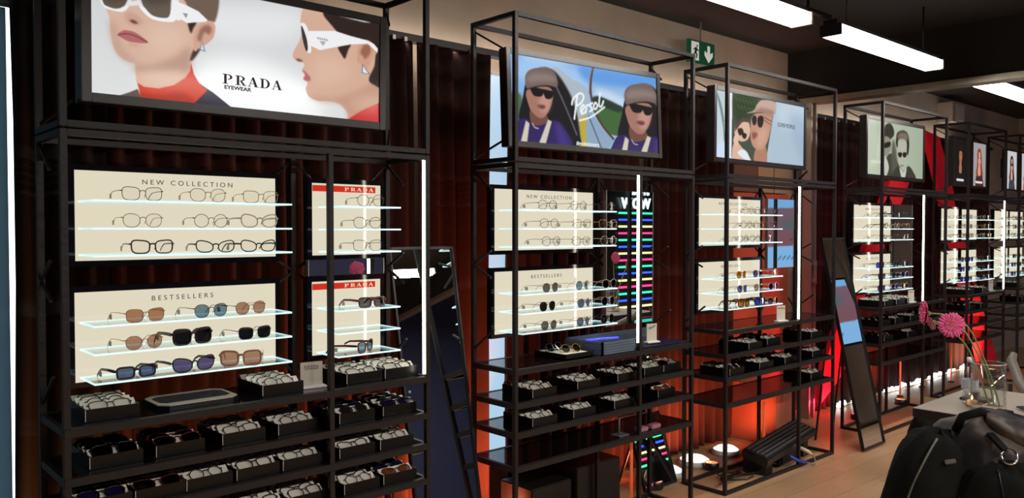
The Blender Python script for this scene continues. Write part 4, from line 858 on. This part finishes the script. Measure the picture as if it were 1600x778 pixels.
# ------------------------------------------------------------ camera side of the room: what the mirrors show
nw = thing('neon_bar_wall', 'upright black board with rows of coloured neon bars and white neon letters', 'neon sign', (8.65, -1.0, 0)); 
MB().box(-.75, .85, -.06, 0, 0, 2.3, bev=.004).build('board', BLACK, nw)
NC = [('green', (.03, .8, .35)), ('blue', (.02, .08, 1.0)), ('yellow', (.9, .75, .3)), ('magenta', (1.0, .03, .22))]
zz = 1.815
for i in range(16):
    nm, cc = NC[i % 4]
    MB().box(-.52, .70, .01, .035, zz - .012, zz + .012, bev=.004).build('neon_bar', mat('neon_' + nm, (.2, .2, .2), .4, emit=cc, es=2.2), nw); zz -= .0885
MB().box(.22, .30, .04, .07, 0, 2.2).build('upright', BLACK, nw)
NWH = mat('neon_white', (.5, .5, .5), .4, emit=(.75, .95, 1), es=2.2)
text('neon_letters', 'WOW', .19, NWH, nw, (-.18, .03, 1.88), rot=(PI / 2, 0, PI), spacing=1.2, ext=.006, off=.006)
text('neon_letters', 'STORE', .12, NWH, nw, (-.1, .03, 2.06), rot=(PI / 2, 0, PI), spacing=1.1, ext=.006, off=.004)
tl = Canvas([(0, 0), (100, 0), (100, 60), (0, 60)], 60, 36, (70, 205, 180)); tl.poly([(30, 60), (34, 20), (50, 10), (62, 22), (66, 60)], (60, 36, 24)); tl.poly([(42, 30), (54, 26), (56, 46), (46, 52)], (210, 150, 90))
s1 = screen('teal_screen', 'teal lit screen with a brown figure on the camera side', 'screen', 8.75, -.82, .22, 1.0, .40, PI, 0, tl, frame=.02)
cc = Canvas([(0, 0), (100, 0), (100, 60), (0, 60)], 140, 90, (120, 88, 100)); cc.grad((118, 96, 112), (128, 78, 84)); cc.poly([(0, 0), (100, 0), (100, 9), (0, 6)], (120, 175, 225), sm=False); cc.poly([(0, 40), (100, 42), (100, 60), (0, 60)], (132, 186, 232), sm=False)
cc.poly([(20, 12), (60, 16), (70, 24), (40, 30), (16, 22)], (90, 100, 104), feather=3); cc.stroke([(55, 24), (50, 32), (60, 36)], 2, (96, 60, 66))
for i in range(9): cc.stroke([(30 + i * 5, 50), (33 + i * 5, 53)], 1.4, (60, 80, 110))
big = screen('wall_screen', 'large blue and mauve screen on the camera side, seen in mirrors', 'screen', 10.4, .3, 1.55, 2.3, .92, PI, 0, cc, frame=.03)
MB().box(-.05, .05, .055, .10, -1.04, .6).box(-.35, .35, -.1, .25, -1.09, -1.06).build('stand', BLACK, big)
big2 = screen('tall_screen', 'tall blue and mauve screen standing behind the camera side lamps', 'screen', 9.6, -.2, 2.55, 1.6, .9, PI, 0, cc, frame=.02)

# ------------------------------------------------------------ floor lights and clutter below the racks
def uplight(x, y, col, power, label, size=.12, aim=(PI, 0, 0), m=None):
    t = thing('floor_uplight', label, 'floor lamp', (x, y, 0))
    MB().lathe([(0, .001), (.045, .001), (.05, .01), (.05, .04), (.044, .05)], 18).build('housing', BLACK, t)
    MB().lathe([(0, .045), (.042, .046)], 18).build('lens', mat('uplens_%d' % int(col[1] * 100), (.5, .5, .5), .4, emit=col, es=1.2), t)
    l = bpy.data.lights.new('uplight', 'SPOT'); l.energy = power; l.color = col; l.spot_size = math.radians(135); l.spot_blend = .8; l.shadow_soft_size = .04
    o = bpy.data.objects.new('uplight_beam', l); C.objects.link(o); o.parent = t; o.location = (0, 0, .06); o.rotation_euler = aim
    return t
OR = (1, .30, .08); RO = (1, .20, .07)
n_ = 0
for x, p, c_, lab in ((.95, 16, OR, 'orange floor uplight behind the left part of the nearest rack'), (1.45, 16, OR, 'orange floor uplight behind the middle of the nearest rack'), (2.38, 30, RO, 'orange floor uplight right of the first leaning mirror'), (2.85, 42, RO, 'orange floor uplight behind the left end of the second rack'),
                    (3.45, 30, RO, 'orange floor uplight behind the middle of the second rack'), (4.0, 38, RO, 'orange floor uplight between the second and third racks'), (4.6, 42, RO, 'orange floor uplight behind the left part of the third rack'), (5.20, 34, RO, 'orange floor uplight behind the middle of the third rack'),
                    (6.72, 30, (1, .02, .05), 'red floor uplight below the red banner beside the third rack'), (7.6, 14, RO, 'orange floor uplight behind the right end of the fourth rack'), (10.0, 24, (1, .5, .3), 'warm floor uplight behind the farthest rack')):
    uplight(x, 3.02 if x == 5.20 else 3.10, c_, p * (2.0 if x < 1.6 else 1.1 if x == 5.20 else 3.3 if x < 3 or x > 6 else 2.0), lab, aim=(math.radians(180 - 48), 0, 0))
WG = mat('led_glow_white', (.8, .8, .8), .4, emit=(.85, .95, 1), es=5)
def puck(x, y, label, r=.09):
    t = thing('dome_floor_lamp', label, 'floor lamp', (x, y, 0))
    MB().lathe([(0, .001), (r, .001), (r, .02), (r * .9, .035)], 20).build('base', mat('lamp_base_white', (.6, .6, .58), .4), t)
    MB().lathe([(r * .9, .035), (r * .6, .055), (0, .062)], 20).build('diffuser', mat('puck_white', (.7, .7, .7), .4, emit=(1, .95, .88), es=1.0), t)
puck(4.28, 3.22, 'left one of two white dome lamps on the floor below the second rack', .11); puck(4.62, 3.25, 'right one of two white dome lamps on the floor below the second rack', .11)
puck(5.00, 3.25, 'white dome lamp on the floor behind the left of the third rack', .10)
st = thing('led_light_chain', 'chain of bright white LED lights along the floor behind the fourth rack', 'light chain', (7.0, 3.40, 0))
xs = 0; rr_ = random.Random(5); pts = []
MB().tube([(0, 0, .012), (.6, .03, .012), (1.4, -.02, .012), (2.3, .03, .012), (3.2, -.02, .012)], .006).build('cable', WHITE, st)
for i in range(46):
    x = i * .07; 
    if 8 < i < 13 or rr_.random() < .12: continue
    r = .012 + rr_.random() * .012
    MB().lathe([(0, 0), (r, .004), (r * 1.1, r), (r * .7, r * 1.8), (0, r * 2)], 10, x, .02 * math.sin(i), .012).build('led_bulb', WG, st)
def orange_post(x, y, h, label): 
    t = thing('glowing_post', label, 'light post', (x, y, 0)); MB().lathe([(0, .001), (.03, .001), (.03, .012), (.006, .014)], 14).build('foot', BLACK, t); MB().tube([(0, 0, .014), (0, 0, h)], .009, 8).build('rod', mat('orange_rod', (.6, .12, .04), .4, emit=(.9, .13, .04), es=.35), t)
orange_post(3.67, 3.02, .40, 'thin orange-lit post below the middle of the second rack'); orange_post(5.00, 2.95, .42, 'thin orange-lit post below the middle of the third rack'); orange_post(7.95, 3.25, .42, 'short orange-lit post behind the fourth rack, left of two'); orange_post(9.1, 3.2, .45, 'short orange-lit post behind the fifth rack')
orange_post(8.6, 3.3, .4, 'short orange-lit post behind the fourth rack, right of two')
# black boxes below second rack
tag(MB().box(3.25, 3.62, 3.06, 3.3, .001, .28, bev=.006).build('storage_box', BLACK), 'black storage box on the floor behind the second rack', 'box')
tag(MB().box(2.9, 3.2, 3.05, 3.3, .001, .24, bev=.006).build('storage_box', BLACK), 'lower black storage box at the left below the second rack', 'box')
# grey folding stand on the lowest shelf of rack two
fs = thing('folding_stand', 'grey tubular folding stand on the lowest shelf of the second rack', 'stand', (3.30, 2.80, .507))
MB().tube([(0, 0, .004), (0, 0, .095), (.04, 0, .1), (.28, .04, .075)], .006).build('tube_frame', GREY, fs); MB().box(-.03, .05, -.03, .03, 0, .006).build('foot', GREY, fs)
tag(MB().box(3.42, 3.50, 2.76, 2.80, .507, .53, bev=.004).build('pink_block', mat('pinkish', (.5, .2, .25), .5)), 'left one of two small pink blocks on the lowest shelf of the second rack', 'block')
tag(MB().box(3.53, 3.61, 2.76, 2.80, .507, .53, bev=.004).build('pink_block', mat('pinkish')), 'right one of two small pink blocks on the lowest shelf of the second rack', 'block')
# power bar fixture below rack three
fx = thing('stage_light_bar', 'black tilted fixture with ribbed top and plugged cables below the third rack', 'light fixture', (5.02, 2.885, 0), .10)
MB().box(-.38, .42, -.09, .09, .13, .19, bev=.01).build('body', BLACK, fx, rot=(.25, -.07, 0))
rb = MB()
for i in range(5): rb.box(-.36, .4, -.07 + i * .03, -.058 + i * .03, .191, .2)
rb.build('ribbed_top', mat('grey_rib', (.06, .06, .065), .4), fx, rot=(.25, -.07, 0))
MB().box(-.1, .22, -.10, .10, .02, .15, bev=.015).build('power_unit', BLACK, fx); MB().box(-.3, -.2, -.08, .08, 0, .15).build('foot', BLACK, fx); MB().box(.3, .38, -.08, .08, 0, .15).build('foot', BLACK, fx)
MB().tube([(-.02, -.12, .08), (.02, -.16, .05), (.08, -.19, .03)], .011, 8).build('blue_plug', mat('blue_plug', (.03, .05, .4), .4), fx); MB().tube([(.17, -.10, .10), (.21, -.15, .07), (.22, -.17, .05)], .014, 8).build('white_plug', mat('cream_plug', (.6, .5, .35), .5), fx)
MB().tube([(.08, -.19, .03), (.14, -.22, .01), (.22, -.2, .01), (.26, -.17, .03), (.22, -.17, .05)], .005).build('cable', mat('cable_grey', (.25, .23, .2), .5), fx)
cb = MB()
for i in range(7):
    a = random.uniform(4.5, 4.9); cb.tube([(a + random.uniform(-.25, .25), 2.8 + random.uniform(0, .2), .008 + .004 * (k % 2) + .004 * i) for k in range(5)], .005)
tag(cb.build('cable_tangle', mat('cable_black', (.012, .01, .01), .5)), 'tangle of black cables on the floor below the left of the third rack', 'cables')

# ------------------------------------------------------------ tables, vases, flowers
TBL = mat('table_grey', (.25, .21, .17), .45, noise=(30, .06))
def table(x, y, z, wx, wy, label, rz=0.0):
    t = thing('table', label, 'table', (x, y, 0), rz)
    MB().box(0, wx, -wy, 0, z - .004, z, bev=.001).build('table_top', TBL, t); MB().box(0.0, wx, -wy, 0.0, z - .045, z - .004).build('dark_edge', BLACK, t)
    MB().box(wx / 2 - .03, wx / 2 + .03, -wy / 2 - .03, -wy / 2 + .03, .02, z - .045).build('column', BLACK, t); MB().box(wx / 2 - .25, wx / 2 + .25, -wy / 2 - .25, -wy / 2 + .25, 0.001, .02, bev=.004).build('base_plate', BLACK, t)
    return t
PINK = mat('gerbera_pink', (.72, .10, .27), .6); PPINK = mat('gerbera_pale', (.75, .38, .42), .6); STEM = mat('stem_green', (.16, .20, .05), .5); HEART = mat('gerbera_heart', (.55, .16, .12), .7)
def gerbera(pts, face, r, label, petal=PINK, cup=.15):
    # pts: stem from vase bottom to the head; face: direction the flower looks
    base = Vector(pts[0]); t = thing('gerbera', label, 'flower', base)
    P = [Vector(p) - base for p in pts]
    # smooth stem
    q = []
    for i in range(len(P) - 1):
        a, b, c_, d_ = P[max(i - 1, 0)], P[i], P[i + 1], P[min(i + 2, len(P) - 1)]
        for k in range(5):
            u = k / 5; q.append(.5 * ((2 * b) + (c_ - a) * u + (2 * a - 5 * b + 4 * c_ - d_) * u * u + (3 * b - a - 3 * c_ + d_) * u ** 3))
    q.append(P[-1]); MB().tube(q, .0042, 8).build('stem', STEM, t)
    n = Vector(face).normalized(); M = n.to_track_quat('Z', 'Y').to_matrix(); hd = P[-1]
    pm = MB(); rg = random.Random(len(label))
    for ring, (cnt, L, zz_, lift) in enumerate(((26, r, 0, cup * .5), (22, r * .86, .003, cup), (14, r * .45, .006, cup * 1.6))):
        for k in range(cnt):
            a = 2 * PI * (k + .5 * ring) / cnt + rg.uniform(-.05, .05); Lk = L * rg.uniform(.92, 1.04); wv = L * .11 if ring < 2 else L * .16
            d1 = Vector((math.cos(a), math.sin(a), 0)); d2 = Vector((-math.sin(a), math.cos(a), 0)); vs = []
            for tt, ww in ((.12, .35), (.4, .85), (.75, 1.0), (.93, .8), (1.0, .25)):
                zc = zz_ + lift * Lk * tt ** 1.5 * (1 + rg.uniform(-.15, .15))
                for sgn in (-1, 1): vs.append(hd + M @ (d1 * Lk * tt + d2 * wv * ww * sgn + Vector((0, 0, zc + .0012 * (sgn == 1)))))
            pm.add(vs, [(2 * i, 2 * i + 1, 2 * i + 3, 2 * i + 2) for i in range(4)], 0, True)
    o = pm.build('petals', petal, t); md = o.modifiers.new('thick', 'SOLIDIFY'); md.thickness = .0008
    hm = MB()
    for k in range(40):
        a = k * 2.4; rr = r * .16 * math.sqrt(k / 40); c0 = hd + M @ Vector((rr * math.cos(a), rr * math.sin(a), .006)); hm.tube([c0, c0 + M @ Vector((0, 0, .006))], .0018, 5)
    hm.build('flower_heart', HEART, t)
    cp = MB().lathe([(.005, -.016), (.012, -.010), (.015, -.001), (.002, 0)], 14); cp.v = [tuple(hd + M @ Vector(v)) for v in cp.v]; cp.build('calyx', mat('calyx_green', (.13, .18, .05), .6), t)
    return t
def vase(x, y, z, r, h, label):
    t = thing('glass_vase', label, 'vase', (x, y, z))
    MB().lathe([(0, .001), (r * .9, .001), (r, .012), (r * .98, h), (r * .94, h), (r * .93, .03), (0, .028)], 32).build('vase_glass', CLEAR, t)
    MB().lathe([(r * .98, h), (r * 1.0, h + .002), (r * .94, h + .002)], 32).build('rim', mat('glass_rim', (.6, .58, .55), .1, .3), t)
    MB().lathe([(0, .003), (r * .88, .004), (r * .9, .02), (0, .022)], 32).build('thick_base', mat('glass_base', (.55, .42, .33), .1, spec=.8), t)
    return t
table(4.15, 1.635, .72, .80, .75, 'square grey-topped table with dark edge behind the backpack')
vase(4.36, 1.365, .72, .078, .23, 'clear cylinder vase holding pink gerberas on the grey table')
gerbera([(4.385, 1.345, .73), (4.37, 1.372, .89), (4.335, 1.43, 1.04), (4.318, 1.485, 1.135), (4.325, 1.51, 1.14), (4.303, 1.516, 1.127)], (-.86, -.42, .12), .064, 'open pink gerbera facing the camera, front flower of the vase')
gerbera([(4.40, 1.325, .735), (4.40, 1.36, .86), (4.38, 1.41, 1.01), (4.345, 1.46, 1.125), (4.31, 1.54, 1.172), (4.265, 1.615, 1.18)], (-.55, .80, .05), .062, 'pink gerbera seen from the side, facing left', cup=.45)
gerbera([(4.37, 1.36, .735), (4.36, 1.41, .9), (4.335, 1.46, 1.03), (4.295, 1.53, 1.11), (4.262, 1.585, 1.135)], (-.6, .6, -.35), .034, 'small pale pink gerbera tucked under the side-facing one', PPINK, .5)
bottle((4.445, 1.475, .72), 'clear water bottle standing behind the vase on the grey table', 1.15)
cg = thing('tea_light_glass', 'small glass with lit tea light beside the vase on the grey table', 'candle', (4.40, 1.45, .72))
MB().lathe([(0, .001), (.03, .001), (.034, .075), (.032, .075), (.028, .006), (0, .006)], 20).build('glass', CLEAR, cg); MB().lathe([(0, .007), (.022, .007), (.022, .03), (0, .03)], 16).build('wax', mat('wax', (.7, .5, .35), .5, emit=(.8, .35, .12), es=.5), cg)
MB().lathe([(0, .032), (.005, .038), (.004, .048), (0, .058)], 10).build('flame', mat('flame', (.8, .5, .2), .5, emit=(1, .62, .3), es=8), cg)
tag(MB().box(4.52, 4.62, 1.42, 1.55, .72, .735, bev=.004).build('phone_case', BLACK), 'flat black case lying behind the bottle on the grey table', 'case')
tb_ = MB()
for i in range(3): tb_.tube([(4.42 + .02 * i, 1.18, .728 + .004 * i), (4.52, 1.14 - .03 * i, .728 + .005 * i), (4.62, 1.2, .73), (4.5, 1.24 + .02 * i, .73), (4.3, 1.1, .727)], .004)
tag(tb_.build('black_cable', mat('cable_black')), 'looped black cable on the right of the grey table', 'cable')
for (x, y, fl) in ((6.65, .2, 0), (3.3, .5, 1)):
    nm = 'far' if fl == 0 else 'near'
    table(x - .35, y + .3, .72, .7, .6, 'grey table on the camera side, %s one' % nm); vase(x, y, .72, .07, .22, 'clear vase on the %s camera-side table' % nm)
    gerbera([(x, y, .74), (x - .02, y + .03, 1.0), (x - .06, y + .06, 1.25), (x - .07, y + .09, 1.30)], (-.1, 1, .1), .065, 'pink gerbera on the %s camera-side table, taller one' % nm)
    gerbera([(x + .01, y, .74), (x + .05, y + .03, .95), (x + .14, y + .05, 1.16), (x + .15, y + .08, 1.2)], (.2, 1, .1), .065, 'pink gerbera on the %s camera-side table, lower one' % nm)

# ------------------------------------------------------------ armchair at the right edge
ac = thing('armchair', 'grey-armed black chair behind the table at the right edge', 'chair', (5.50, 1.28, 0), math.radians(-60))
MB().box(-.25, .25, -.24, .24, .42, .47, bev=.012).build('seat', mat('seat_dark', (.03, .045, .04), .7), ac)
MB().box(-.25, .25, .22, .26, .47, .60, bev=.012).build('backrest', mat('seat_dark'), ac)
for sx in (-1, 1):
    MB().tube([(sx * .27, -.26, .60), (sx * .275, -.22, .66), (sx * .27, 0, .70), (sx * .26, .22, .80), (sx * .24, .25, .84)], [.02, .028, .03, .028, .02], 12).build('armrest', mat('arm_grey', (.13, .11, .095), .5), ac)
    for y in (-.23, .24): MB().bar((sx * .26, y, 0), (sx * .26, y, .66), .022).build('leg', BLACK, ac)

# ------------------------------------------------------------ backpack on a chair in the foreground
pk = thing('backpack', 'black and grey camouflage backpack standing on a seat in the right foreground', 'backpack', (2.86, .95, .492), -1.2395)
CAMO = bpy.data.materials.new('camo_fabric'); CAMO.use_nodes = True; nt = CAMO.node_tree; b = nt.nodes['Principled BSDF']
tc = nt.nodes.new('ShaderNodeTexCoord'); n1 = nt.nodes.new('ShaderNodeTexNoise'); n1.inputs['Scale'].default_value = 7; n1.inputs['Detail'].default_value = 2.5
cr = nt.nodes.new('ShaderNodeValToRGB'); cr.color_ramp.interpolation = 'EASE'
e_ = cr.color_ramp.elements; e_[0].position = .42; e_[0].color = (.012, .011, .013, 1); e_[1].position = .58; e_[1].color = (.13, .11, .10, 1)
q = e_.new(.5); q.color = (.035, .030, .032, 1)
nt.links.new(tc.outputs['Object'], n1.inputs['Vector']); nt.links.new(n1.outputs['Fac'], cr.inputs[0]); nt.links.new(cr.outputs[0], b.inputs['Base Color']); b.inputs['Roughness'].default_value = .7; b.inputs['Specular IOR Level'].default_value = .2
PBLK = mat('pack_black', (.007, .0075, .007), .9, spec=.1, noise=(40, .25)); CHROME = mat('chrome', (.75, .74, .72), .15, 1.0); PIPE = mat('piping_grey', (.11, .105, .085), .6)
def blob(cx, cy, cz, rx, ry, rz_, p=3.0, nu=36, nv=24, amp=.008, seed=0, rot=0):
    vs = []; fs = []; rn = random.Random(seed); ph = [rn.uniform(0, 6) for _ in range(6)]
    sg = lambda v, e: math.copysign(abs(v) ** e, v)
    for j in range(nv + 1):
        b_ = -PI / 2 + PI * j / nv
        for i in range(nu):
            a = 2 * PI * i / nu; e = 2 / p
            x = sg(math.cos(b_), e) * sg(math.cos(a), e); y = sg(math.cos(b_), e) * sg(math.sin(a), e); z = sg(math.sin(b_), e)
            k = 1 + amp / .1 * (.5 * math.sin(4 * a + ph[0] + 3 * b_) + .4 * math.sin(7 * b_ + ph[1] + 2 * a) + .3 * math.sin(11 * a + ph[2] - 5 * b_))
            X, Y, Z = x * rx * k, y * ry * k, z * rz_ * k
            c_, s_ = math.cos(rot), math.sin(rot); vs.append((cx + X * c_ + Z * s_, cy + Y, cz - X * s_ + Z * c_))
    for j in range(nv):
        for i in range(nu): fs.append((j * nu + i, j * nu + (i + 1) % nu, (j + 1) * nu + (i + 1) % nu, (j + 1) * nu + i))
    return MB().add(vs, fs, 0, True)
blob(.09, .03, .24, .23, .16, .265, 2.9, seed=1, rot=.12).build('main_compartment', CAMO, pk)
blob(.115, -.115, .17, .145, .07, .225, 2.6, seed=2, rot=-.18, amp=.005).build('front_pocket', PBLK, pk)
blob(-.135, -.05, .215, .115, .13, .245, 2.7, seed=3, rot=.22, amp=.005).build('side_pocket', PBLK, pk)
blob(-.03, -.135, .12, .035, .05, .16, 2.3, seed=4, rot=.1).build('gusset', CAMO, pk)
blob(-.005, -.16, .07, .07, .05, .07, 2.4, seed=6).build('small_pouch', CAMO, pk)
blob(.16, -.02, .47, .14, .10, .035, 2.2, seed=5, rot=.35).build('top_flap', CAMO, pk)
def on_blob(cx, cy, cz, rx, ry, rz_, p, rot, a, b_, k=1.03):
    sg = lambda v, e: math.copysign(abs(v) ** e, v); e = 2 / p
    X, Y, Z = sg(math.cos(b_), e) * sg(math.cos(a), e) * rx * k, sg(math.cos(b_), e) * sg(math.sin(a), e) * ry * k, sg(math.sin(b_), e) * rz_ * k
    return (cx + X * math.cos(rot) + Z * math.sin(rot), cy + Y, cz - X * math.sin(rot) + Z * math.cos(rot))
MB().tube([on_blob(-.135, -.05, .215, .115, .13, .245, 2.7, .22, math.radians(-116 + i * 1.5), math.radians(-55 + i * 7.5)) for i in range(17)], .0035, 6).build('piping', PIPE, pk)
MB().tube([(-.04, -.04, .46), (-.02, -.06, .51), (.03, -.05, .53), (.08, -.02, .51)], [.012, .014, .014, .012], 8).build('carry_handle', PBLK, pk)
_r = Vector((.105, -.165, .425))
MB().tube([_r + Vector((.021 * math.cos(a * PI / 10), .012 * -math.sin(a * PI / 10) * -1, .019 * math.sin(a * PI / 10))) for a in range(20)], .0034, 8, True).build('metal_ring', CHROME, pk)
MB().bar(_r + Vector((-.05, .06, .05)), _r + Vector((-.01, .006, .016)), .022, .010).build('ring_strap', PBLK, pk)
_q = Vector(on_blob(-.135, -.05, .215, .115, .13, .245, 2.7, .22, math.radians(-70), math.radians(40), 1.05))
MB().box(-.016, .016, -.004, .004, -.007, .007, bev=.002).build('logo_patch', PIPE, pk, loc=_q, rot=(-.5, -.3, 0))
MB().tube([on_blob(.115, -.115, .17, .145, .07, .225, 2.6, -.18, math.radians(-90), math.radians(-40 + i * 8), 1.03) for i in range(14)], .0028, 6).build('zip', BLACK, pk)
sc_ = thing('stool', 'black seat carrying the backpack in the right foreground', 'stool', (2.90, .95, 0), -1.2395)
MB().box(-.24, .26, -.2, .2, .43, .472, bev=.012).build('seat', BLACK, sc_)
for sx in (-.21, .23):
    for sy in (-.17, .17): MB().bar((sx, sy, 0), (sx * .95, sy * .95, .435), .024).build('leg', BLACK, sc_)
# dark bag with tan straps beyond the backpack
bg = thing('shoulder_bag', 'small black bag with tan straps slumped on the floor left of the table', 'bag', (5.40, 1.98, 0.0), -.9)
blob(0, 0, .23, .17, .10, .23, 2.4, seed=9, amp=.012).build('bag_body', PBLK, bg)
blob(-.05, -.08, .12, .08, .05, .1, 2.2, seed=10, amp=.015).build('front_pouch', CAMO, bg)
MB().tube([(-.06, -.10, .36), (-.03, -.14, .31), (-.01, -.13, .27)], .014, 8).build('tan_strap', mat('tan_leather', (.45, .2, .08), .5), bg); MB().tube([(.07, -.08, .40), (.10, -.12, .36), (.11, -.11, .31)], .014, 8).build('pale_strap', mat('pale_leather', (.45, .36, .26), .5), bg)
